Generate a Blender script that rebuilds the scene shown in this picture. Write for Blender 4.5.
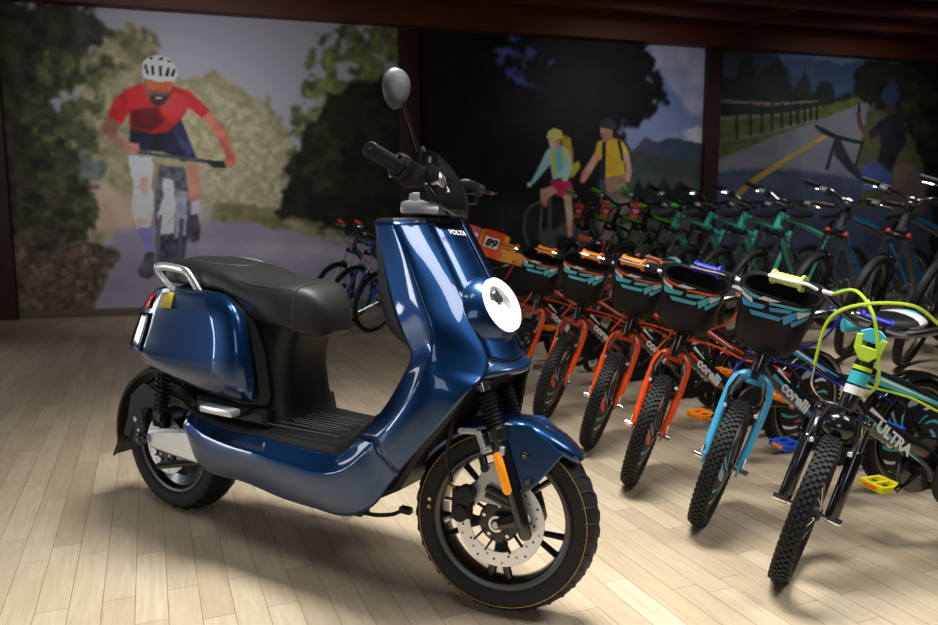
import bpy, bmesh, math, random
import numpy as np
from mathutils import Vector, Matrix
for o in list(bpy.data.objects): bpy.data.objects.remove(o)
S = bpy.context.scene
COL = S.collection
PI = math.pi
# ---------------------------------------------------------------- camera, world, lights, exposure
cd = bpy.data.cameras.new('camera'); cam = bpy.data.objects.new('camera', cd); COL.objects.link(cam)
cd.sensor_width = 36.0; cd.lens = 36.0*760/938
cam.location = (0, 0, 1.0); cam.rotation_euler = (PI/2-math.atan(99.5/760), 0, 0)
cd.dof.use_dof = True; cd.dof.focus_distance = 2.1; cd.dof.aperture_fstop = 4.0
cd.clip_start = .05
S.camera = cam
w = bpy.data.worlds.new('world'); S.world = w; w.use_nodes = True
w.node_tree.nodes['Background'].inputs[0].default_value = (.75, .85, 1, 1)
w.node_tree.nodes['Background'].inputs[1].default_value = .025
def area(name, loc, target, sx, sy, power, col=(1, 1, 1), spread=180):
    l = bpy.data.lights.new(name, 'AREA'); l.shape = 'RECTANGLE'; l.size = sx; l.size_y = sy; l.energy = power; l.color = col
    l.spread = math.radians(spread)
    o = bpy.data.objects.new(name, l); COL.objects.link(o); o.location = loc
    o.rotation_euler = (Vector(target)-Vector(loc)).to_track_quat('-Z', 'Y').to_euler()
    return o
area('ceiling_lamp_and_fill', (.25, 2.15, 3.15), (.1, 1.85, 0), 1.3, .8, 47, (1, .985, .95), 95)
area('ceiling_lamp_and_fill', (2.4, 1.4, 3.1), (.5, 1.9, .4), 1.3, 1.2, 20, (1, .985, .97), 100)
area('ceiling_lamp_and_fill', (-1.2, 1.2, 3.15), (-1.0, 1.3, 0), .9, .8, 7, (1, .98, .95), 90)
area('left_window_daylight', (-4.6, 1.5, .75), (-.6, 2.0, .8), .4, 1.3, 24, (.88, .94, 1))
area('left_window_daylight', (-4.6, 4.6, 1.3), (-.6, 2.4, .9), .6, 1.8, 15, (.88, .94, 1))
area('ceiling_lamp_and_fill', (-2.3, 4.9, 3.1), (-2.7, 7.7, 1.7), .8, .4, 12, (.93, .96, 1), 85)  # added fill without a known fixture, brightens the rider mural
area('ceiling_lamp_and_fill', (2.38, 6.89, 3.0), (1.8, 8.91, 1.8), .8, .4, 4, (.95, .97, 1), 85)  # unseen fill, added to lift the couple mural
area('ceiling_lamp_and_fill', (5.17, 7.69, 3.0), (4.59, 9.71, 1.8), .8, .4, 5, (.95, .97, 1), 85)  # unseen fill, added to lift the road mural
area('ceiling_lamp_and_fill', (2.4, 5.0, 3.1), (2.6, 5.8, 0), .6, 1.6, 34, (1, .98, .95), 110)  # fill added over the back row so the bike frames show
area('shop_front_daylight', (-1.7, -2.6, 1.7), (-.4, 2.3, .8), 1.6, 1.5, 20, (.92, .96, 1))
S.view_settings.view_transform = 'Standard'; S.view_settings.look = 'None'
S.view_settings.exposure = 0.0; S.view_settings.gamma = 1.0; S.view_settings.use_curve_mapping = False
# ---------------------------------------------------------------- helpers
def tag(o, label=None, cat=None, group=None, kind=None):
    if label: o['label'] = label
    if cat: o['category'] = cat
    if group: o['group'] = group
    if kind: o['kind'] = kind
    return o
def empty(name, loc=(0, 0, 0), rot=(0, 0, 0), parent=None):
    o = bpy.data.objects.new(name, None); COL.objects.link(o); o.empty_display_size = .05
    o.location = loc; o.rotation_euler = rot
    if parent: o.parent = parent
    return o
def kids(o): return [c for c in bpy.data.objects if c.parent == o]
def copy_tree(o, parent=None):
    ch = kids(o)
    c = o.copy(); COL.objects.link(c)
    if parent: c.parent = parent
    for k in ch: copy_tree(k, c)
    return c
def V(*a): return Vector(a)
def frame(d):
    d = Vector(d).normalized(); u = Vector((0, 0, 1)) if abs(d.z) < .9 else Vector((0, 1, 0))
    a = d.cross(u).normalized(); return a, a.cross(d).normalized()
def cr(P, n):
    """smooth curve through the points (centripetal Catmull-Rom), n steps per span"""
    P = [np.array(p, float) for p in P]
    if len(P) < 3: return [P[0]+(P[1]-P[0])*i/n for i in range(n+1)]
    Q = [2*P[0]-P[1]]+P+[2*P[-1]-P[-2]]; out = []
    for i in range(1, len(Q)-2):
        p0, p1, p2, p3 = Q[i-1:i+3]
        t = [0.]
        for a, b in ((p0, p1), (p1, p2), (p2, p3)): t.append(t[-1]+max(np.linalg.norm(b-a)**.5, 1e-4))
        for k in range(n):
            x = t[1]+(t[2]-t[1])*k/n
            A1 = (t[1]-x)/(t[1]-t[0])*p0+(x-t[0])/(t[1]-t[0])*p1
            A2 = (t[2]-x)/(t[2]-t[1])*p1+(x-t[1])/(t[2]-t[1])*p2
            A3 = (t[3]-x)/(t[3]-t[2])*p2+(x-t[2])/(t[3]-t[2])*p3
            B1 = (t[2]-x)/(t[2]-t[0])*A1+(x-t[0])/(t[2]-t[0])*A2
            B2 = (t[3]-x)/(t[3]-t[1])*A2+(x-t[1])/(t[3]-t[1])*A3
            out.append((t[2]-x)/(t[2]-t[1])*B1+(x-t[1])/(t[2]-t[1])*B2)
    out.append(P[-1]); return out
class MB:
    def __init__(s): s.v = []; s.f = []; s.m = []; s.mats = []
    def mi(s, m):
        if m not in s.mats: s.mats.append(m)
        return s.mats.index(m)
    def add(s, vs, fs, m):
        k = len(s.v); s.v += [tuple(float(c) for c in p) for p in vs]; i = s.mi(m)
        for f in fs: s.f.append([k+j for j in f]); s.m.append(i)
        return s
    def grid(s, rows, m, closed=False, flip=False):
        n = len(rows[0]); vs = [p for r in rows for p in r]; fs = []
        for i in range(len(rows)-1):
            for j in range(n if closed else n-1):
                a, b = i*n+j, i*n+(j+1) % n
                q = [a, b, b+n, a+n]; fs.append(q[::-1] if flip else q)
        return s.add(vs, fs, m)
    def tube(s, P, r, m, n=8, cap=True, flat=1.0, up=None):
        P = [Vector(p) for p in P]; L = len(P); rr = list(r) if hasattr(r, '__len__') else [r]*L
        d0 = (P[1]-P[0]).normalized(); a, b = frame(d0)
        if up is not None:
            b = Vector(up); b = (b-d0*b.dot(d0)).normalized(); a = d0.cross(b)
        rows = []
        for i in range(L):
            d = (P[min(i+1, L-1)]-P[max(i-1, 0)]).normalized()
            a = (a-d*a.dot(d)).normalized(); b = a.cross(d).normalized()
            rows.append([P[i]+a*rr[i]*math.cos(2*PI*k/n)+b*rr[i]*flat*math.sin(2*PI*k/n) for k in range(n)])
        k = len(s.v); s.grid(rows, m, closed=True)
        if cap:
            i = s.mi(m); s.f.append([k+j for j in range(n)][::-1]); s.m.append(i)
            s.f.append([k+(L-1)*n+j for j in range(n)]); s.m.append(i)
        return s
    def cable(s, P, r, m, n=6, st=8): return s.tube(cr(P, st), r, m, n)
    def lathe(s, prof, o, d, m, n=32, closed=False):
        """prof: (radius, distance along axis d from o)"""
        o = Vector(o); d = Vector(d).normalized(); a, b = frame(d)
        rows = [[o+d*h+(a*math.cos(2*PI*k/n)+b*math.sin(2*PI*k/n))*max(r, 1e-5) for k in range(n)] for r, h in prof]
        if closed: rows.append(rows[0])
        return s.grid(rows, m, closed=True)
    def cyl(s, a, b, r, m, n=16, ch=None):
        a, b = Vector(a), Vector(b); L = (b-a).length; c = min(r*.15, L*.2) if ch is None else ch
        return s.lathe([(0, 0), (r-c, 0), (r, c), (r, L-c), (r-c, L), (0, L)], a, b-a, m, n)
    def box(s, c, size, m, M=None, ch=None):
        """chamfered box"""
        hx, hy, hz = [x/2 for x in size]; e = min(size)*.18 if ch is None else ch
        bm = bmesh.new(); bmesh.ops.create_cube(bm, size=1)
        for v in bm.verts: v.co = (v.co.x*2*hx, v.co.y*2*hy, v.co.z*2*hz)
        if e > 0: bmesh.ops.bevel(bm, geom=bm.edges[:], offset=e, segments=2, affect='EDGES', profile=.6)
        T = Matrix.Translation(c) @ (M.to_4x4() if M is not None else Matrix.Identity(4))
        bm.verts.index_update()
        s.add([T @ v.co for v in bm.verts], [[v.index for v in f.verts] for f in bm.faces], m); bm.free(); return s
    def prism(s, poly, y0, y1, m, ax='y', ch=.004):
        """poly in the x-z plane (ax y) extruded y0..y1 with a small chamfer"""
        P = [Vector((p[0], p[1])) for p in poly]; n = len(P)
        ar = sum(P[i].x*P[(i+1) % n].y-P[(i+1) % n].x*P[i].y for i in range(n))
        if ar < 0: P = P[::-1]
        ins = []
        for i in range(n):
            a = (P[i]-P[i-1]).normalized(); b = (P[(i+1) % n]-P[i]).normalized()
            nn = Vector((-a.y-b.y, a.x+b.x)); l = nn.length
            nn = nn/l if l > 1e-6 else Vector((-a.y, a.x))
            ins.append(P[i]+nn*min(ch/max(.35, math.sqrt(max(0, (1+a.dot(b))/2))), ch*2.2))
        def p3(q, h):
            return (q.x, h, q.y) if ax == 'y' else ((h, q.x, q.y) if ax == 'x' else (q.x, q.y, h))
        if y1 < y0: y0, y1 = y1, y0
        c = min(ch, (y1-y0)*.4)
        rows = [[p3(q, y0) for q in ins], [p3(q, y0+c) for q in P], [p3(q, y1-c) for q in P], [p3(q, y1) for q in ins]]
        k = len(s.v); fl = ax == 'y'
        s.grid(rows, m, closed=True, flip=fl); i = s.mi(m)
        lo = [k+j for j in range(n)]; hi = [k+3*n+j for j in range(n)]
        s.f.append(lo if fl else lo[::-1]); s.m.append(i); s.f.append(hi[::-1] if fl else hi); s.m.append(i)
        return s
    def ball(s, c, r, m, n=16, sc=(1, 1, 1)):
        k = n//2; rows = []
        for i in range(k+1):
            t = PI*i/k; rows.append([(c[0]+r*sc[0]*max(math.sin(t), 1e-4)*math.cos(2*PI*j/n), c[1]+r*sc[1]*max(math.sin(t), 1e-4)*math.sin(2*PI*j/n), c[2]+r*sc[2]*math.cos(t)) for j in range(n)])
        return s.grid(rows, m, closed=True, flip=True)
    def xf(s, M):
        s.v = [tuple(M @ Vector(p)) for p in s.v]; return s
    def build(s, name, parent=None, smooth=35, sub=0, solid=0, mat4=None):
        me = bpy.data.meshes.new(name); me.from_pydata(s.v, [], s.f)
        for m in s.mats: me.materials.append(M[m])
        me.polygons.foreach_set('material_index', s.m)
        bm = bmesh.new(); bm.from_mesh(me); bmesh.ops.remove_doubles(bm, verts=bm.verts, dist=2e-5)
        if not solid: bmesh.ops.recalc_face_normals(bm, faces=bm.faces)
        bm.to_mesh(me); bm.free()
        me.polygons.foreach_set('use_smooth', [True]*len(me.polygons))
        me.set_sharp_from_angle(angle=math.radians(smooth)); me.update()
        o = bpy.data.objects.new(name, me); COL.objects.link(o)
        if parent: o.parent = parent
        if mat4 is not None: o.matrix_local = mat4
        if solid:
            md = o.modifiers.new('thick', 'SOLIDIFY'); md.thickness = solid; md.offset = -1
        if sub:
            md = o.modifiers.new('sub', 'SUBSURF'); md.levels = sub; md.render_levels = sub
        return o
def surf(net, nu=5, nv=5):
    """smooth surface through a net of points: list of rows"""
    a = [cr(r, nv) for r in net]; cols = [cr([r[j] for r in a], nu) for j in range(len(a[0]))]
    return [[cols[j][i] for j in range(len(cols))] for i in range(len(cols[0]))]
def mir(rows): return [[(p[0], -p[1], p[2]) for p in r] for r in rows]
def rrect(cx, cy, hx, hy, r, n=4):
    out = []
    for k, (sx, sy) in enumerate(((1, 1), (-1, 1), (-1, -1), (1, -1))):
        for i in range(n+1):
            t = PI/2*(k+i/n); out.append((cx+sx*(hx-r)+r*math.cos(t), cy+sy*(hy-r)+r*math.sin(t)))
    return out
def text_mesh(txt, size, mat, M4, name, parent, bold=.02, sx=1.0, shear=0.0, ext=.0004, align='CENTER'):
    c = bpy.data.curves.new('lettering_curve', 'FONT'); c.body = txt; c.size = size; c.extrude = ext; c.offset = bold*size; c.shear = shear
    c.align_x = align; c.align_y = 'CENTER'; c.resolution_u = 3
    o = bpy.data.objects.new('lettering_curve', c); COL.objects.link(o)
    bpy.context.view_layer.update()
    me = bpy.data.meshes.new_from_object(o.evaluated_get(bpy.context.evaluated_depsgraph_get()))
    bpy.data.objects.remove(o); bpy.data.curves.remove(c)
    me.transform(M4 @ Matrix.Diagonal((sx, 1, 1, 1))); me.materials.clear(); me.materials.append(M[mat])
    r = bpy.data.objects.new(name, me); COL.objects.link(r); r.parent = parent; return r
def basis(o, x, y):
    """4x4 with origin o, local x and y axes"""
    x = Vector(x).normalized(); y = Vector(y); y = (y-x*y.dot(x)).normalized(); z = x.cross(y)
    return Matrix(((x.x, y.x, z.x, o[0]), (x.y, y.y, z.y, o[1]), (x.z, y.z, z.z, o[2]), (0, 0, 0, 1)))
# ---------------------------------------------------------------- materials
M = {}
def lin(c):
    c = [x/255 for x in c]; return tuple(x/12.92 if x <= .04045 else ((x+.055)/1.055)**2.4 for x in c)+(1,)
def mat(name, c, rough=.5, metal=0, coat=0, spec=.5, var=.08, vs=30, bump=0, bs=300, emit=None, es=0, alpha=1, trans=0, flake=0):
    m = bpy.data.materials.new(name); m.use_nodes = True; t = m.node_tree; b = t.nodes['Principled BSDF']
    col = lin(c) if max(c) > 1.001 else tuple(c)+(1,)
    I = b.inputs; I['Roughness'].default_value = rough; I['Metallic'].default_value = metal
    I['Coat Weight'].default_value = coat; I['Coat Roughness'].default_value = .03; I['Specular IOR Level'].default_value = spec
    tc = t.nodes.new('ShaderNodeTexCoord')
    nz = t.nodes.new('ShaderNodeTexNoise'); nz.inputs['Scale'].default_value = vs; nz.inputs['Detail'].default_value = 3
    t.links.new(tc.outputs['Object'], nz.inputs['Vector'])
    mx = t.nodes.new('ShaderNodeMix'); mx.data_type = 'RGBA'
    mx.inputs[6].default_value = tuple(x*(1-var) for x in col[:3])+(1,); mx.inputs[7].default_value = tuple(min(1, x*(1+var)) for x in col[:3])+(1,)
    t.links.new(nz.outputs['Fac'], mx.inputs[0]); t.links.new(mx.outputs[2], I['Base Color'])
    if bump or flake:
        n2 = t.nodes.new('ShaderNodeTexNoise'); n2.inputs['Scale'].default_value = bs; t.links.new(tc.outputs['Object'], n2.inputs['Vector'])
        bp = t.nodes.new('ShaderNodeBump'); bp.inputs['Strength'].default_value = bump or flake; bp.inputs['Distance'].default_value = .001
        t.links.new(n2.outputs['Fac'], bp.inputs['Height']); t.links.new(bp.outputs['Normal'], I['Normal'])
    if emit: I['Emission Color'].default_value = lin(emit); I['Emission Strength'].default_value = es
    if trans: I['Transmission Weight'].default_value = trans
    if alpha < 1: I['Alpha'].default_value = alpha
    M[name] = m; return m
mat('blue_paint', (.0018, .037, .13), .36, .8, 1, var=.04, flake=.05, bs=2500)
mat('blue_paint_dark', (.004, .03, .10), .3, .5, 1, var=.05)
mat('black_plastic', (.010, .010, .011), .46, spec=.3, bump=.12, bs=900)
mat('black_gloss', (.008, .008, .009), .16, coat=.6)
mat('seat_vinyl', (.017, .017, .0165), .47, spec=.4, bump=.25, bs=700)
mat('seam_thread', (.06, .06, .06), .6)
mat('silver', (.72, .72, .73), .32, .75)
mat('alu', (.55, .56, .58), .35, .9)
mat('chrome', (.85, .85, .86), .1, 1)
mat('steel_disc', (.86, .88, .92), .3, .6)
mat('rubber', (.011, .011, .012), .6, spec=.3, bump=.2, bs=600)
mat('rubber_side', (.010, .010, .011), .5, spec=.3)
mat('rim_black', (.012, .012, .013), .28, coat=.3)
mat('rim_grey', (.10, .10, .11), .35, .3)
mat('yellow_line', (190, 160, 70), .6)
mat('amber', (255, 150, 0), .3, coat=.5, emit=(255, 150, 0), es=.25)  # glow added to the fork reflector's colour; it is no lamp
mat('red_lens', (200, 25, 15), .2, coat=1)
mat('sticker_yellow', (190, 165, 40), .5)
mat('sticker_blue', (60, 130, 190), .5)
mat('white_plastic', (235, 235, 235), .4)
mat('lamp_white', (225, 228, 228), .2, emit=(255, 250, 240), es=.12)
mat('lamp_glow', (250, 250, 250), .3, emit=(255, 252, 245), es=1.6)
mat('lamp_inner', (120, 125, 120), .15, .8)
mat('smoke', (.01, .01, .011), .06, coat=1, alpha=.82)
mat('mirror_grey', (.05, .054, .062), .5, 0, .08)
mat('basket_black', (.008, .008, .009), .36, spec=.15)
mat('green_button', (90, 235, 120), .4, emit=(80, 235, 110), es=.3)
mat('gold', (190, 150, 70), .4, .7)
mat('orange', (242, 78, 12), .35, coat=.4)
mat('orange_light', (255, 135, 20), .4)
mat('amber_yellow', (245, 170, 40), .4)
mat('sky_blue', (70, 175, 222), .33, coat=.5)
mat('cyan', (75, 190, 205), .4)
mat('deep_blue', (22, 40, 175), .4)
mat('pedal_blue', (20, 75, 190), .35, coat=.3)
mat('yellow', (238, 225, 30), .4)
mat('lime', (190, 225, 50), .4)
mat('lime_pale', (200, 222, 110), .5)
mat('white', (235, 238, 238), .4)
mat('grey_sticker', (170, 172, 175), .4)
mat('red', (205, 35, 35), .4)
mat('tag_red', (205, 40, 62), .5)
mat('tag_orange', (230, 120, 50), .5)
mat('frame_black', (.010, .010, .011), .2, coat=.8)
mat('frame_grey', (.085, .09, .10), .3, .3, coat=.5)
mat('frame_teal', (70, 182, 160), .3, coat=.5)
mat('frame_green', (65, 150, 25), .3, coat=.5)
mat('frame_blue', (20, 60, 150), .3, coat=.5)
mat('violet_blue', (35, 40, 190), .3, coat=.5)
mat('lettering_blue', (45, 150, 215), .4)
mat('aqua', (60, 185, 205), .4)
mat('beige_line', (150, 135, 118), .6)
mat('pink', (225, 60, 110), .5)
mat('bright_green', (60, 190, 60), .45)
# ---------------------------------------------------------------- the room
WA = V(-4.255, 7.175, 0); WD = V(math.cos(math.radians(16)), math.sin(math.radians(16)), 0); WN = V(WD.y, -WD.x, 0)
def W(s, d, z): return WA+WD*s+WN*d+V(0, 0, z)
WM = Matrix(((WD.x, -WN.x, 0, WA.x), (WD.y, -WN.y, 0, WA.y), (0, 0, 1, 0), (0, 0, 0, 1)))     # local x along the wall, y away from the room
TOP = 2.9
def wall_box(name, s0, s1, d0, d1, z0, z1, m, ch=.008):
    return tag(MB().box(((s0+s1)/2, -(d0+d1)/2, (z0+z1)/2), (s1-s0, abs(d1-d0), z1-z0), m, ch=ch).xf(WM).build(name), kind='structure')
def wood_mat():
    m = bpy.data.materials.new('plank_floor'); m.use_nodes = True; t = m.node_tree; N = t.nodes; L = t.links; b = N['Principled BSDF']
    tc = N.new('ShaderNodeTexCoord'); mp = N.new('ShaderNodeMapping'); mp.inputs['Rotation'].default_value = (0, 0, math.radians(-112.8))
    L.new(tc.outputs['Object'], mp.inputs['Vector'])
    br = N.new('ShaderNodeTexBrick'); br.offset = .37; br.offset_frequency = 2; br.squash = .8; br.squash_frequency = 3
    I = br.inputs; I['Scale'].default_value = 1; I['Mortar Size'].default_value = .0011; I['Mortar Smooth'].default_value = .3
    I['Brick Width'].default_value = .52; I['Row Height'].default_value = .078; I['Bias'].default_value = 0
    I['Color1'].default_value = lin((211, 195, 168)); I['Color2'].default_value = lin((191, 173, 146)); I['Mortar'].default_value = lin((136, 120, 100))
    L.new(mp.outputs['Vector'], br.inputs['Vector'])
    m2 = N.new('ShaderNodeMapping'); m2.inputs['Scale'].default_value = (2.2, 26, 1); L.new(mp.outputs['Vector'], m2.inputs['Vector'])
    nz = N.new('ShaderNodeTexNoise'); nz.inputs['Scale'].default_value = 2.4; nz.inputs['Detail'].default_value = 6; nz.inputs['Distortion'].default_value = .9
    L.new(m2.outputs['Vector'], nz.inputs['Vector'])
    rp = N.new('ShaderNodeValToRGB'); rp.color_ramp.elements[0].position = .3; rp.color_ramp.elements[0].color = (.74, .69, .63, 1); rp.color_ramp.elements[1].position = .7; rp.color_ramp.elements[1].color = (1.06, 1.06, 1.06, 1)
    L.new(nz.outputs['Fac'], rp.inputs['Fac'])
    mx = N.new('ShaderNodeMix'); mx.data_type = 'RGBA'; mx.blend_type = 'MULTIPLY'; mx.inputs[0].default_value = .55
    L.new(br.outputs['Color'], mx.inputs[6]); L.new(rp.outputs['Color'], mx.inputs[7]); L.new(mx.outputs[2], b.inputs['Base Color'])
    b.inputs['Roughness'].default_value = .42; b.inputs['Specular IOR Level'].default_value = .35
    bp = N.new('ShaderNodeBump'); bp.inputs['Strength'].default_value = .25; bp.inputs['Distance'].default_value = .001
    L.new(br.outputs['Fac'], bp.inputs['Height']); bp.invert = True; L.new(bp.outputs['Normal'], b.inputs['Normal'])
    M['floor'] = m
def beam_mat(name, c1, c2):
    m = mat(name, c1, .55, var=.1); t = m.node_tree; tc = t.nodes.new('ShaderNodeTexCoord'); wv = t.nodes.new('ShaderNodeTexNoise'); mp = t.nodes.new('ShaderNodeMapping')
    mp.inputs['Rotation'].default_value = (0, 0, math.radians(-16)); mp.inputs['Scale'].default_value = (1, 14, 14)
    t.links.new(tc.outputs['Object'], mp.inputs['Vector']); t.links.new(mp.outputs['Vector'], wv.inputs['Vector']); wv.inputs['Scale'].default_value = 2; wv.inputs['Detail'].default_value = 5
    mx = t.nodes.new('ShaderNodeMix'); mx.data_type = 'RGBA'; mx.inputs[6].default_value = lin(c1); mx.inputs[7].default_value = lin(c2)
    t.links.new(wv.outputs['Fac'], mx.inputs[0]); t.links.new(mx.outputs[2], t.nodes['Principled BSDF'].inputs['Base Color'])
wood_mat(); beam_mat('beam_wood', (108, 50, 24), (74, 32, 14)); beam_mat('post_wood', (66, 38, 28), (48, 27, 20)); beam_mat('ceiling_wood', (96, 44, 22), (60, 26, 12))
mat('wall_paint', (70, 62, 56), .7); mat('skirting', (112, 98, 82), .6)
tag(MB().add([(-9, -4, 0), (11, -4, 0), (11, 13.5, 0), (-9, 13.5, 0)], [[0, 1, 2, 3]], 'floor').build('floor'), kind='structure')
wall_box('wall_back', -3, 13, -.15, -.02, 0, 3.5, 'wall_paint')
wall_box('baseboard_back', -3, 13, -.02, .022, 0, .075, 'skirting')
wall_box('ceiling', -3, 13, -.1, 4.2, 3.27, 3.33, 'ceiling_wood')
for k, (d0, d1, z0) in enumerate(((-.02, .16, TOP), (.62, .76, 3.06), (1.22, 1.36, 3.06), (1.82, 1.96, 3.06), (2.42, 2.56, 3.06), (3.02, 3.16, 3.06))):
    wall_box('trim_%d' % (k+1), -3, 13, d0, d1, z0, 3.27, 'beam_wood')
for k in range(8):
    wall_box('trim_%d' % (k+7), -1.6+k*1.85, -1.48+k*1.85, .16, 4.1, 3.12, 3.27, 'beam_wood')
for k, (s0, s1) in enumerate(((-.36, -.02), (3.655, 3.87), (7.285, 7.475))):
    wall_box('trim_%d' % (k+15), s0, s1, -.02, .09, 0, TOP, 'post_wood')
def vnoise(x, y, seed):
    r = np.random.default_rng(seed).random((64, 64)); xi = np.floor(x).astype(int); yi = np.floor(y).astype(int)
    fx = x-xi; fy = y-yi; fx = fx*fx*(3-2*fx); fy = fy*fy*(3-2*fy); g = lambda a, b: r[a % 64, b % 64]
    return (g(xi, yi)*(1-fx)+g(xi+1, yi)*fx)*(1-fy)+(g(xi, yi+1)*(1-fx)+g(xi+1, yi+1)*fx)*fy
def fbm(x, y, seed): return sum(vnoise(x*2**k+7*k, y*2**k+3*k, seed+k)*.5**(k+1) for k in range(4))/.9375
def blur(a, r):
    if r < 1: return a
    for ax in (0, 1):
        p = [(0, 0), (0, 0)]; p[ax] = (r, r); q = np.cumsum(np.pad(a, p, 'edge'), axis=ax)
        n = a.shape[ax]; z = np.zeros_like(np.take(q, [0], ax)); q = np.concatenate([z, q], ax)
        a = (np.take(q, range(2*r+1, 2*r+1+n), ax)-np.take(q, range(0, n), ax))/(2*r+1)
    return a
def inside(px, py, P):
    c = np.zeros(px.shape, bool)
    for (x1, y1), (x2, y2) in zip(P, P[1:]+P[:1]):
        if y1 != y2: c ^= ((y1 > py) != (y2 > py)) & (px < (x2-x1)*(py-y1)/(y2-y1)+x1)
    return c
def mural(name, s0, s1, nx, nz, layers, gain, label):
    """a printed picture: a thin panel whose front carries the print as a colour attribute"""
    z0, z1 = .075, TOP
    X, Z = np.meshgrid(np.linspace(s0, s1, nx), np.linspace(z0, z1, nz)); img = np.zeros((nz, nx, 3)); px = (s1-s0)/nx
    for i, (c, c2, ns, wp, so, ho, P) in enumerate(layers):
        c = np.array([float(q) for q in c.split(',')]); c2 = np.array([float(q) for q in c2.split(',')])
        wx = X+wp*2*(fbm(X*6, Z*6, i*9+1)-.5)+wp*1.6*(fbm(X*19, Z*19, i*9+2)-.5); wz = Z+wp*2*(fbm(X*6+31, Z*6, i*9+3)-.5)+wp*1.6*(fbm(X*19, Z*19+11, i*9+4)-.5)
        m = inside(wx, wz, P).astype(float)
        if ho: m *= np.clip((fbm(X*ns*.7+5, Z*ns*.7, i*9+5)-ho)*14, 0, 1)
        m = blur(m, int(round(so/px*.7)))[..., None]
        f = np.clip((fbm(X*ns, Z*ns, i*9+6)-.5)*2.2+.5, 0, 1)[..., None]
        img = img*(1-m)+(c*(1-f)+c2*f)*m
    g = (blur(img[..., 0], 0)[..., None]*0+img)/255
    g = np.where(g <= .04045, g/12.92, ((g+.055)/1.055)**2.4)*gain
    n = nx*nz; co = np.empty((n, 3)); sx = X.ravel(); sz = Z.ravel()
    for k in range(3): co[:, k] = WA[k]+WD[k]*sx+WN[k]*.012+(sz if k == 2 else 0)
    ids = np.arange(n).reshape(nz, nx); q = np.stack([ids[:-1, :-1], ids[:-1, 1:], ids[1:, 1:], ids[1:, :-1]], -1).reshape(-1, 4)
    me = bpy.data.meshes.new(name); me.vertices.add(n); me.vertices.foreach_set('co', co.ravel())
    me.loops.add(q.size); me.loops.foreach_set('vertex_index', q.ravel().astype(np.int32))
    me.polygons.add(len(q)); me.polygons.foreach_set('loop_start', np.arange(0, q.size, 4, dtype=np.int32)); me.update(calc_edges=True)
    at = me.color_attributes.new('print', 'FLOAT_COLOR', 'POINT'); at.data.foreach_set('color', np.concatenate([np.clip(g.reshape(-1, 3), 0, .9), np.ones((n, 1))], 1).ravel())
    me.materials.append(M['mural_print']); o = bpy.data.objects.new(name, me); COL.objects.link(o)
    b = MB().box(((s0+s1)/2, 0, (z0+z1)/2), (s1-s0, .022, z1-z0), 'wall_paint', ch=0).xf(WM).build('backing_panel', o)
    tag(o, label, 'wall mural', 'printed cycling murals on the back wall')
m = bpy.data.materials.new('mural_print'); m.use_nodes = True; at = m.node_tree.nodes.new('ShaderNodeAttribute'); at.attribute_name = 'print'
pb = m.node_tree.nodes['Principled BSDF']; m.node_tree.links.new(at.outputs['Color'], pb.inputs['Base Color']); pb.inputs['Roughness'].default_value = .5; pb.inputs['Specular IOR Level'].default_value = .2
M['mural_print'] = m
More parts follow.
